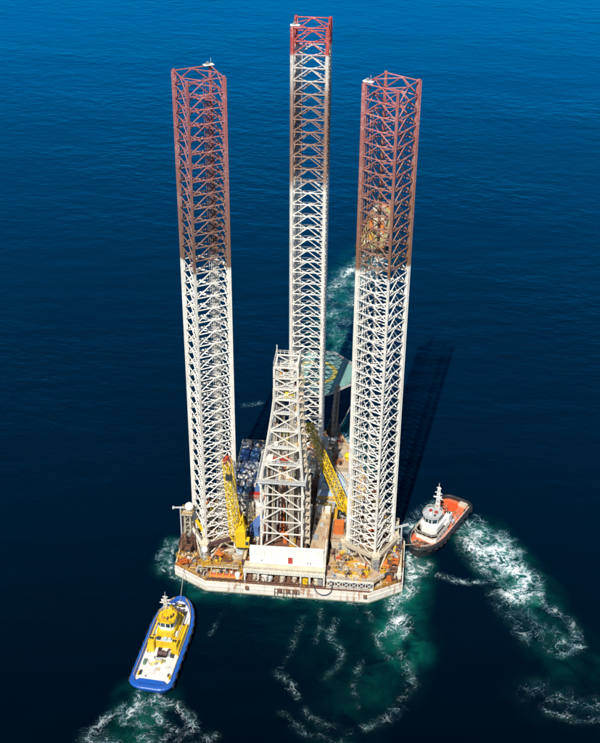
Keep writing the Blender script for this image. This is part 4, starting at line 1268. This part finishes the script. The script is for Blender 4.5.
while cnt < 620 and tries < 12000:
    tries += 1
    x = random.uniform(-31, 31); y = random.uniform(-15.5, 56)
    if y > 12 and random.random() < 0.72: continue
    if not free(x, y): continue
    k = random.choices(list(fit), [1, 1, 1, 0.6, 2, 0.8, 2.4, 2.4, 2.2, 1.3, 1])[0]; c = random.choices(cols, wts)[0]
    if (k, c) not in fm: fm[k, c] = fit[k]().mesh(k, M[c])
    o = obj(k, fm[k, c], hull, (x, y, DK), random.choice([0, R(90), R(30), R(-30)]) + random.uniform(-0.1, 0.1))
    s = random.uniform(0.75, 1.35)
    o.scale = (s, s, s * random.uniform(0.8, 1.4))
    cnt += 1
def pipe_run(pts, r, mat): MB().path(pts, r, 7).build('pipe_run', mat, hull)
for i in range(150):
    for _ in range(40):
        x = random.uniform(-30, 30); y = random.choice([random.uniform(-15, 12), random.uniform(-15, 52)])
        if free(x, y): break
    z = DK + random.uniform(0.25, 1.2)
    L1 = random.uniform(2, 7); L2 = random.uniform(1, 4)
    sx = random.choice((-1, 1))
    p = [(x, y, z)]
    q = (x + sx * L1, y, z)
    if not free(q[0], q[1]): q = (x, y - L1 * 0.4, z)
    p.append(q)
    q2 = (q[0], q[1] - L2, z)
    if free(q2[0], q2[1]): p.append(q2)
    p.append((p[-1][0], p[-1][1], DK - 0.05))
    pipe_run(p, random.uniform(0.08, 0.2), random.choices(cols, wts)[0])
# curling hoses on the starboard deck and over the stern
ho = MB().path(curve([(12.2, -4.0, 7.0), (12.6, -8, 7.0), (13.9, -9.0, 7.0), (14.6, -5.4, 7.0), (16.5, -4.9, 6.95)]), 0.14, 6).build('supply_hose', 'dark', None)
tag(ho, 'black hose curling over the raised tan deck near the right leg', 'hose')
ho = MB().path(curve([(7.4, -16.1, 5.2), (8.4, -17.0, 3.2), (10.4, -17.2, 2.5), (12.2, -16.9, 3.4), (12.6, -16.0, 5.6), (12.7, -15.2, 7.0)]), 0.13, 6).build('supply_hose', 'dark', None)
tag(ho, 'dark hose looping over the stern edge below the truss deck', 'hose')

# clutter on raised decks (parts of those decks)
for i in range(60):
    k = random.choice(['pump_skid', 'valve_manifold', 'pipe_bundle', 'rail_frame', 'vent_pipe', 'pipe_bundle'])
    c = random.choices(cols, wts)[0]
    if (k, c) not in fm: fm[k, c] = fit[k]().mesh(k, M[c])
    x = random.uniform(11.5, 22.5); y = random.uniform(-15, -4)
    if not inside(x, y, inset(AP, 0.8)): continue
    o = obj(k, fm[k, c], aft, (x, y, 6.78), random.uniform(0, 3))
    o.scale = (random.uniform(0.5, 0.9),) * 3
for i in range(30):
    k = random.choice(['pump_skid', 'machinery_box', 'hose_reel', 'vent_pipe', 'valve_manifold', 'rail_frame'])
    c = random.choices(cols, wts)[0]
    if (k, c) not in fm: fm[k, c] = fit[k]().mesh(k, M[c])
    hs_, (x0, x1, y0, y1), zt = random.choice([(st_, (-4, 4, -5, 5.6), 6.0), (fs_, (-2.6, 1.6, -5, 5), 5.2), (ps_, (-4.8, 4.8, -3.6, 3.6), 5.7)])
    o = obj(k, fm[k, c], hs_, (random.uniform(x0, x1), random.uniform(y0, y1), zt), random.uniform(0, 3))
    o.scale = (0.85,) * 3

# ------------------------------------------------------------------ tugs
def tug(name, label, loc, rz, L, B, c, group='tugs round the rig'):
    t = thing(name, label, 'tugboat', loc, rz, group)
    bow, sr = L * 0.40, B * 0.30
    ys = [L / 2 - bow + bow * math.sin(R(90 * i / 14)) for i in range(15)]
    right = []
    for i in range(6):
        a = R(90 * i / 5)
        right.append((B / 2 - sr + sr * math.sin(a), -L / 2 + sr * 0.8 * (1 - math.cos(a))))
    for y in ys:
        u = (y - (L / 2 - bow)) / bow
        right.append((B / 2 * max(0.0, 1 - u ** 2.4) ** 0.55, y))
    right[-1] = (0.0, L / 2)
    left = [(-x, y) for x, y in reversed(right[:-1])]
    ol = right + left
    n = len(ol)
    def sheer(y): return c['gun'] + c['sheer'] * max(0, (y + L * 0.05) / (L * 0.55)) ** 2
    def ring(k, dz, zf=None, ky=None):
        ky = k if ky is None else ky
        return [(x * k, y * ky, (sheer(y) + dz) if zf is None else zf) for x, y in ol]
    def loft(name_, rings, mat, closed_top=False):
        vs = [p for r_ in rings for p in r_]
        fs = []
        for a in range(len(rings) - 1):
            for i in range(n):
                j = (i + 1) % n
                fs.append((a * n + i, a * n + j, (a + 1) * n + j, (a + 1) * n + i))
        if closed_top:
            fs.append(tuple(range((len(rings) - 1) * n, len(rings) * n)))
        return MB().add(vs, fs).build(name_, mat, t)
    loft('hull', [ring(0.84, 0, -1.6, 0.90), ring(0.93, 0, 0.0, 0.96), ring(0.985, -0.9, None, 0.99), ring(1.0, -0.35)], c['hull'])
    k1 = c.get('cap', 0.93); ky1 = 1 - (1 - k1) * B / L * c.get('capl', 1.6)
    loft('bulwark', [ring(1.0, -0.36), ring(1.0, 0.0), ring((1 + k1) / 2, 0.08, None, (1 + ky1) / 2), ring(k1, 0.0, None, ky1), ring(k1 - 0.01, -c['bul'], None, ky1 - 0.003)], c['bulwark'])
    dk = [(x * (k1 + 0.01), y * (ky1 + 0.004), sheer(y) - c['bul'] + 0.03) for x, y in ol]
    MB().add(dk, [tuple(range(n))]).build('main_deck', c['deck'], t)
    zd = c['gun'] - c['bul'] + 0.03
    # fender belt and tyres
    fb = MB()
    for i in range(n):
        a, b = ol[i], ol[(i + 1) % n]
        fb.tube((a[0] * 1.015, a[1] * 1.008, sheer(a[1]) - 0.35), (b[0] * 1.015, b[1] * 1.008, sheer(b[1]) - 0.35), c['fr'], 8)
    fb.build('fender_belt', c['fender'], t)
    tm = MB().torus((0, 0, 0), 0.62, 0.26, (1, 0, 0), 14, 6).mesh('tyre', M['black'])
    for y in [L / 2 - bow * (1 - 0.97 * i / 5) for i in range(6)] + [-L / 2 + L * 0.6 * i / 6 + 2.4 for i in range(6)]:
        u = max(0, (y - (L / 2 - bow)) / bow)
        wdt = B / 2 * max(0.0, 1 - u ** 2.4) ** 0.55
        sl = math.atan2(wdt - B / 2 * max(0.0, 1 - min(1, u + 0.05) ** 2.4) ** 0.55, 0.05 * bow) if u > 0 else 0
        for s in (-1, 1):
            obj('tyre', tm, t, (s * (wdt * 1.02 + 0.3), y, sheer(y) - 0.75), s * sl)
    H = c['houses']
    def blk(name_, x0, x1, y0, y1, z0, z1, mat, ch=0.0, taper=0.0):
        poly0 = [(x0 + ch, y0), (x1 - ch, y0), (x1, y0 + ch), (x1, y1 - ch * 1.6), (x1 - ch * 1.6, y1), (x0 + ch * 1.6, y1), (x0, y1 - ch * 1.6), (x0, y0 + ch)] if ch else [(x0, y0), (x1, y0), (x1, y1), (x0, y1)]
        cx, cy = (x0 + x1) / 2, (y0 + y1) / 2
        poly1 = [(cx + (x - cx) * (1 - taper), cy + (y - cy) * (1 - taper)) for x, y in poly0]
        k = len(poly0)
        vs = [(x, y, z0) for x, y in poly0] + [(x, y, z1) for x, y in poly1]
        return MB().add(vs, [tuple(range(k - 1, -1, -1)), tuple(range(k, 2 * k))] + [(i, (i + 1) % k, k + (i + 1) % k, k + i) for i in range(k)]).build(name_, mat, t), poly0, poly1
    for (nm, x0, x1, y0, y1, z0, z1, mt, ch) in H:
        o, _, _ = blk(nm, x0, x1, y0, y1, zd + z0, zd + z1, mt, ch)
        if nm == 'deckhouse':
            wm = MB().tube((0, 0, 0), (0.05, 0, 0), 0.26, 10).mesh('porthole', M['glass'])
            for i in range(4):
                for s in (-1, 1):
                    obj('porthole', wm, o, ((x1 if s > 0 else x0) + (0.0 if s > 0 else -0.05), y0 + 1 + (y1 - y0 - 2) * i / 3, zd + (z0 + z1) / 2 + 0.2))
    # wheelhouse with separate panes
    x0, x1, y0, y1, z0, z1 = c['wheel']
    wh, p0, p1 = blk('wheelhouse', x0, x1, y0, y1, zd + z0, zd + z1, c['wmat'], 0.75, -0.06)
    for i in range(8):
        a0, a1 = Vector(p0[i]), Vector(p0[(i + 1) % 8])
        b0, b1 = Vector(p1[i]), Vector(p1[(i + 1) % 8])
        nrm = Vector(((a1 - a0).y, -(a1 - a0).x)).normalized()
        cnt_ = max(1, round((a1 - a0).length / 1.25))
        for q in range(cnt_):
            f0, f1 = (q + 0.10) / cnt_, (q + 0.90) / cnt_
            def pt(f, g):
                p = a0.lerp(a1, f).lerp(b0.lerp(b1, f), g)
                return (p.x + nrm.x * 0.03, p.y + nrm.y * 0.03, zd + z0 + (z1 - z0) * g)
            MB().add([pt(f0, 0.42), pt(f1, 0.42), pt(f1, 0.90), pt(f0, 0.90)], [(0, 1, 2, 3)]).build('window_pane', 'glass', wh)
    rp = [(x * 1.0, y) for x, y in p1]
    cx, cy = (x0 + x1) / 2, (y0 + y1) / 2
    rp = [(cx + (x - cx) * 1.1, cy + (y - cy) * 1.1) for x, y in p1]
    rf = MB().prism(rp, zd + z1 + 0.003, zd + z1 + 0.25).build('wheelhouse_roof', c['roof'], t)
    zr = zd + z1 + 0.25
    railing(rf, [(x, y, zr) for x, y in rp] + [(*rp[0], zr)], c['rail'], 0.8, 1.5, 0.045)
    for (x, y, a, b, h, mt) in c['roofkit']:
        MB().box((x, y, zr + h / 2), (a, b, h)).build('roof_fitting', mt, rf)
    # funnels
    for (x, y, h) in c['funnels']:
        f = MB().bx(x - 0.75, x + 0.75, y - 1.1, y + 1.1, zd, zd + h).build('funnel', c['funnel'], t)
        for s in (-0.3, 0.3):
            MB().tube((x + s, y, zd + h), (x + s, y - 0.15, zd + h + 0.8), 0.2, 8).build('exhaust_pipe', 'dark', f)
    # mast
    mx, my, mz, mh = c['mast']
    ms = MB()
    for sx, sy in ((-1, -1), (1, -1), (1, 1), (-1, 1)):
        ms.beam((mx + sx * 0.55, my + sy * 0.45, zd + mz), (mx + sx * 0.25, my + sy * 0.2, zd + mz + mh), 0.16, 0.16)
    nz = 6
    for q in range(nz):
        z = zd + mz + mh * (q + 0.5) / nz
        k = 0.55 - 0.3 * (q + 0.5) / nz
        ms.bx(mx - k - 0.05, mx + k + 0.05, my - k, my + k, z, z + 0.1)
        ms.beam((mx - k, my - k, z), (mx + k * 0.9, my - k, z + mh / nz), 0.09, 0.09)
    mo = ms.build('mast', c['mastmat'], t)
    for z, wd in ((0.62, 1.5), (0.80, 1.1), (0.97, 0.7)):
        MB().bx(mx - wd, mx + wd, my - 0.12, my + 0.12, zd + mz + mh * z, zd + mz + mh * z + 0.14).build('crossarm', c['mastmat'], mo)
    MB().box((mx, my + 0.5, zd + mz + mh * 0.70), (2.3, 0.25, 0.3), 0.3).build('radar_scanner', 'clean_white', mo)
    MB().tube((mx, my, zd + mz + mh), (mx, my, zd + mz + mh + 1.6), 0.05, 5).build('whip_antenna', 'white', mo)
    # winches
    for (x, y, s, mt, z) in c['winches']:
        wn_ = MB()
        for q in (-1.25, 0, 1.25):
            wn_.tube((x + (q - 0.07) * s, y, zd + z + 0.95 * s), (x + (q + 0.07) * s, y, zd + z + 0.95 * s), 0.95 * s, 16)
        wn_.bx(x - 1.5 * s, x + 1.5 * s, y - 0.9 * s, y + 0.9 * s, zd + z, zd + z + 0.35 * s)
        o = wn_.build('tow_winch', mt, t)
        MB().tube((x - 1.2 * s, y, zd + z + 0.95 * s), (x + 1.2 * s, y, zd + z + 0.95 * s), 0.68 * s, 14).build('rope_drum', c.get('rope', 'rope'), o)
        MB().bx(x + 1.5 * s, x + 2.2 * s, y - 0.5 * s, y + 0.5 * s, zd + z, zd + z + 1.2 * s).build('winch_motor', 'grey', o)
    for (nm, x, y, a, b, h, mt, z) in c['bits']:
        MB().box((x, y, zd + z + h / 2), (a, b, h)).box((x, y, zd + z + h + 0.03), (a * 0.8, b * 0.8, 0.06)).build(nm, mt, t)
    # towing staple aft and bitts
    for (y, z) in c['staples']:
        st = MB().path([(-0.7, y, zd + z), (-0.7, y, zd + z + 1.0), (0.7, y, zd + z + 1.0), (0.7, y, zd + z)], 0.18, 8)
        st.build('towing_staple', c['staple'], t)
    for s in (-1, 1):
        for y in (-L * 0.36, -L * 0.1):
            x = s * (B / 2 * k1 - 0.6)
            MB().tube((x, y - 0.35, zd), (x, y - 0.35, zd + 0.9), 0.17, 8).tube((x, y + 0.35, zd), (x, y + 0.35, zd + 0.9), 0.17, 8).bx(x - 0.12, x + 0.12, y - 0.6, y + 0.6, zd + 0.55, zd + 0.7).build('bitts', c['staple'], t)
    # rail along the top of the bulwark, coils and stray gear on the working deck
    for sgn in (-1, 1):
        rp_ = [(sgn * x * (k1 + 0.02), y * (ky1 + 0.01), sheer(y) + 0.05) for x, y in right[5:-3]]
        railing(t, rp_, c['rail'], 0.75, 1.6, 0.045)
    for i in range(11):
        x = random.uniform(-B * 0.36, B * 0.36); y = random.uniform(-L * 0.40, -L * 0.10)
        mt = random.choice(['dark', 'rope', 'grey', 'brown', 'lgrey', c['staple'], 'olive'])
        kk = random.random()
        if kk < 0.35:
            MB().torus((x, y, zd + 0.12), random.uniform(0.3, 0.55), 0.13, (0, 0, 1), 12, 5).build('rope_coil', mt, t)
        elif kk < 0.7:
            MB().path(curve([(x, y, zd + 0.07), (x + random.uniform(-1, 1), y + random.uniform(-1.5, 0), zd + 0.07), (x + random.uniform(-1.5, 1.5), y + random.uniform(-3, -1), zd + 0.07)], 5), 0.06, 5).build('deck_hose', mt, t)
        else:
            MB().box((x, y, zd + 0.25), (random.uniform(0.3, 0.9), random.uniform(0.3, 0.8), 0.5), random.uniform(0, 3)).build('deck_gear', mt, t)
    for (nm, pts, mt) in c['rails']:
        railing(t, [(x, y, zd + z) for x, y, z in pts], mt, 1.0, 1.3, 0.05)
    return t, zd
yt = dict(gun=2.3, sheer=1.3, bul=0.95, cap=0.885, capl=1.25, hull='tugblue', bulwark='tugblue', deck='tugwhite', fender='tugblue', fr=0.42,
 houses=[('deckhouse', -2.7, 2.7, -1.6, 9.4, 0.0, 2.5, 'tugyellow', 0.5), ('inner_bulwark', 3.6, 4.15, -3.0, 6.6, 0.0, 1.7, 'tugyellow', 0.0), ('inner_bulwark', -4.15, -3.6, -3.0, 6.6, 0.0, 1.7, 'tugyellow', 0.0), ('engine_casing', 2.75, 3.58, -2.2, 5.4, 0.0, 2.2, 'tugyellow', 0.0), ('stern_apron', -3.9, 3.9, -14.6, -13.2, 0.0, 0.9, 'tugblue', 0.5), ('upper_deckhouse', -2.3, 2.3, -0.4, 7.4, 2.503, 4.5, 'tugyellow', 0.5), ('boat_deck', -2.6, 2.6, -1.5, -0.42, 2.503, 2.7, 'lgrey', 0.0)],
 wheel=(-2.0, 2.0, 0.5, 4.9, 4.503, 7.2), wmat='clean_white', roof='tugyellow', rail='tugyellow',
 roofkit=[(-0.8, 1.5, 0.8, 0.6, 0.6, 'amber'), (0.9, 3.5, 0.6, 0.6, 0.4, 'tugyellow'), (0.3, 1.7, 0.5, 1.1, 0.3, 'brown'), (-0.9, 3.7, 0.7, 0.4, 0.5, 'tugyellow'), (1.1, 2.1, 0.4, 0.4, 0.8, 'dark'), (0.0, 2.8, 1.9, 0.15, 0.5, 'tugyellow'), (-1.4, 2.6, 0.3, 1.2, 0.4, 'amber'), (1.5, 3.0, 0.3, 0.8, 0.5, 'dark')],
 funnels=[(-3.0, -2.2, 3.6), (3.0, -2.2, 3.6)], funnel='tugyellow', mast=(-1.5, 6.4, 4.5, 6.0), mastmat='white',
 winches=[(0.5, 11.4, 1.0, 'tugblack', 0.05), (0.3, -4.0, 0.95, 'tugblack', 0.0)], rope='maroon',
 bits=[('liferaft_canister', -2.55, 1.6, 0.5, 1.3, 0.6, 'clean_white', 2.5), ('liferaft_canister', 2.55, 1.6, 0.5, 1.3, 0.6, 'clean_white', 2.5), ('deck_box', -0.3, -5.8, 1.8, 0.8, 0.6, 'lgrey', 0), ('deck_hatch', 0.2, -8.8, 1.3, 1.3, 0.15, 'lgrey', 0), ('deck_box', -3.5, -7.2, 0.7, 1.6, 0.8, 'green', 0), ('deck_box', -3.6, -10.8, 0.5, 1.2, 0.6, 'dark', 0), ('deck_box', 3.6, -10.6, 0.5, 0.8, 0.6, 'dark', 0), ('deck_box', 2.8, -4.2, 0.9, 0.9, 0.9, 'dark', 0), ('rope_coil', 1.1, -5.9, 1.1, 1.0, 0.3, 'olive', 0), ('mooring_gear', -2.4, 10.4, 1.0, 1.2, 1.2, 'lgrey', 0.1), ('vent_box', -1.6, 10.2, 0.8, 0.8, 1.4, 'clean_white', 0.1), ('winch_platform', -1.9, 12.4, 0.9, 0.9, 1.6, 'tugyellow', 0.1), ('anchor_windlass', 1.9, 10.4, 1.6, 1.8, 1.3, 'dark', 0.1), ('fairlead_block', 0.8, 13.4, 1.8, 0.9, 1.0, 'dark', 0.5), ('casing_top', -1.5, -0.95, 1.0, 0.8, 0.5, 'dark', 2.7), ('ventilator', 0.2, -0.95, 0.9, 0.8, 0.6, 'paleblue', 2.7), ('ventilator', 1.4, -0.95, 0.7, 0.6, 0.7, 'lgrey', 2.7), ('rescue_boat', -3.1, 3.4, 0.8, 2.6, 0.7, 'lgrey', 1.0), ('side_locker', -3.1, 7.6, 0.7, 1.2, 1.0, 'clean_white', 0), ('gas_rack', 3.1, 6.6, 0.6, 1.0, 1.0, 'dark', 0), ('hose_box', -0.9, -2.4, 0.9, 0.6, 0.9, 'dark', 0), ('hose_box', 1.5, -2.3, 0.7, 0.6, 0.8, 'brown', 0), ('fire_monitor', 0.6, 6.4, 0.5, 0.5, 1.4, 'red', 4.5), ('forward_casing', 0.6, 8.2, 2.4, 1.2, 0.8, 'tugyellow', 2.5), ('skylight', -0.6, 5.9, 0.7, 0.6, 0.5, 'dark', 4.5)],
 staples=[(13.2, 0.5), (-7.0, 0.0)], staple='tugyellow',
 rails=[('r', [(-3.2, -1.7, 2.5), (-3.2, 7.5, 2.5)], 'white'), ('r', [(3.2, -1.7, 2.5), (3.2, 7.5, 2.5)], 'white')])
ytug, zdy = tug('tugboat', 'blue hulled tug with yellow superstructure and white aft deck', (-28.5, -38.9, 0), R(-4.5), 31.6, 10.4, yt)
# pale strip painted for sun highlights and illegible lettering on the blue stern rim
MB().bx(-1.3, 1.2, -14.15, -13.75, 2.26, 2.275).build('stern_strip', 'paleblue', ytug)

rt_ = dict(gun=2.2, sheer=1.5, bul=0.8, cap=0.93, hull='tugblack', bulwark='tugblack', deck='tugdeck', fender='tugblack', fr=0.55,
 houses=[('deckhouse', -3.5, 3.5, -0.8, 8.6, 0.0, 2.6, 'clean_white', 0.7), ('upper_deckhouse', -2.7, 2.7, -0.2, 7.2, 2.603, 4.6, 'clean_white', 0.7), ('boat_deck', -3.7, 3.7, -1.0, 8.7, 2.45, 2.6, 'cream', 0.7)],
 wheel=(-2.2, 2.2, 1.8, 6.3, 4.603, 7.3), wmat='clean_white', roof='lgrey', rail='white',
 roofkit=[(-0.8, 3.2, 0.9, 0.7, 0.5, 'red'), (0.9, 3.4, 0.7, 0.7, 0.6, 'red'), (0.2, 4.6, 0.5, 0.5, 0.7, 'clean_white'), (-1.1, 4.7, 0.5, 0.5, 0.4, 'dark')],
 funnels=[(-2.3, -2.0, 4.4), (2.3, -2.0, 4.4)], funnel='clean_white', mast=(0, 0.9, 4.6, 10.2), mastmat='clean_white',
 winches=[(0.0, 10.6, 1.0, 'brown', 0.0), (0.0, -3.4, 0.8, 'dark', 0.0)], rope='brown',
 bits=[('red_deck_panel', 1.0, -10.0, 4.4, 4.6, 0.04, 'tugred', 0.01), ('stern_roller_cover', -2.2, -12.6, 2.6, 1.8, 0.7, 'cream', 0), ('deck_box', 2.9, -6.0, 0.8, 1.2, 0.8, 'clean_white', 0), ('deck_box', 2.6, -8.0, 0.6, 0.8, 0.5, 'white', 0), ('liferaft_canister', -2.9, 0.6, 0.7, 1.4, 0.7, 'clean_white', 2.62), ('liferaft_canister', 2.9, 0.6, 0.7, 1.4, 0.7, 'clean_white', 2.62), ('bow_locker', 1.9, 10.2, 0.8, 1.0, 0.7, 'brown', 0.3), ('bow_locker', -1.9, 9.9, 0.9, 0.9, 0.8, 'maroon', 0.3), ('red_lamp_box', 0.4, 1.6, 0.6, 0.6, 0.9, 'red', 4.62), ('foredeck_grating', 0.0, 10.4, 5.2, 2.8, 0.05, 'maroon', 0.9), ('coiled_hawser', -1.4, 11.6, 1.2, 1.2, 0.5, 'brown', 0.9), ('coiled_hawser', 1.5, 11.3, 1.1, 1.0, 0.45, 'brown', 0.9), ('hose_box', -3.0, -4.2, 0.8, 1.2, 0.8, 'lgrey', 0), ('vent_box', 1.2, -1.6, 0.8, 0.8, 1.6, 'white', 0), ('vent_box', -1.2, -1.5, 0.8, 0.8, 1.4, 'lgrey', 0), ('tow_hook', 0, -5.0, 0.8, 1.4, 0.8, 'dark', 0), ('side_rail_box', 3.3, -3.6, 0.5, 3.4, 0.9, 'tugdeck', 0), ('bench', 0.9, 0.6, 0.9, 0.7, 0.6, 'red', 4.62)],
 staples=[(12.4, 0.6), (-6.4, 0.0)], staple='dark',
 rails=[('r', [(-3.6, -0.9, 2.6), (-3.6, 7.2, 2.6), (-2.2, 8.5, 2.6), (2.2, 8.5, 2.6), (3.6, 7.2, 2.6), (3.6, -0.9, 2.6)], 'white')])
ax = Vector((34.2 - 46.8, 3.6 - 29.2))
rzr = math.atan2(ax.y, ax.x) - R(90)
rtug, zdr = tug('tugboat', 'black hulled tug with orange deck and white wheelhouse nosing the starboard side', (40.5, 16.4, 0), rzr, 28.4, 9.4, rt_)
lt = dict(rt_)
lt.update(hull='brown', bulwark='orange', deck='olive', roof='cream', wmat='cream', mastmat='cream', funnel='orange')
lt['houses'] = [tuple('cream' if q == 'clean_white' else q for q in h_) for h_ in rt_['houses']]
lt['bits'] = [b for b in rt_['bits'] if b[0] != 'red_deck_panel'] + [('deck_cargo', -1.2, -9.0, 2.2, 2.6, 1.2, 'amber', 0.0), ('deck_cargo', 1.6, -6.5, 1.6, 2.2, 1.0, 'lgrey', 0.0)]
ltug, _ = tug('tugboat', 'lead tug with olive deck and cream house seen through the right leg lattice', (13.4, 208.5, 0), R(-6), 40, 11.5, lt)

# ------------------------------------------------------------------ tow lines
def line(label, a, b, sag, r, mat='rope', n=18):
    a = Vector(a); b = Vector(b)
    pts = [a.lerp(b, i / n) - Vector((0, 0, sag * 4 * (i / n) * (1 - i / n))) for i in range(n + 1)]
    o = MB().path(pts, r, 5).build('tow_line', mat)
    return tag(o, label, 'tow line')
line('thin tow line from the blue tug bow to the port stern corner', (-27.3, -25.0, 3.6), (-28.6, -11.8, 4.0), 0.3, 0.09)
tw = [Vector((8.2, 54.5, 5.0)), Vector((11.2, 71.0, 3.4)), Vector((13.4, 90.0, 1.2)), Vector((13.6, 130.0, 0.5)), Vector((12.4, 190.0, 3.6))]
tag(MB().path(curve(tw, 8), 0.16, 5).build('tow_line', 'rope'), 'pale tow wire running from the rig bow to the lead tug', 'tow line')
line('pale mooring line from the orange tug bow to the starboard edge', (35.2, 5.6, 3.6), (31.2, 4.0, 4.2), 0.2, 0.10)

print('objects', len(bpy.data.objects))
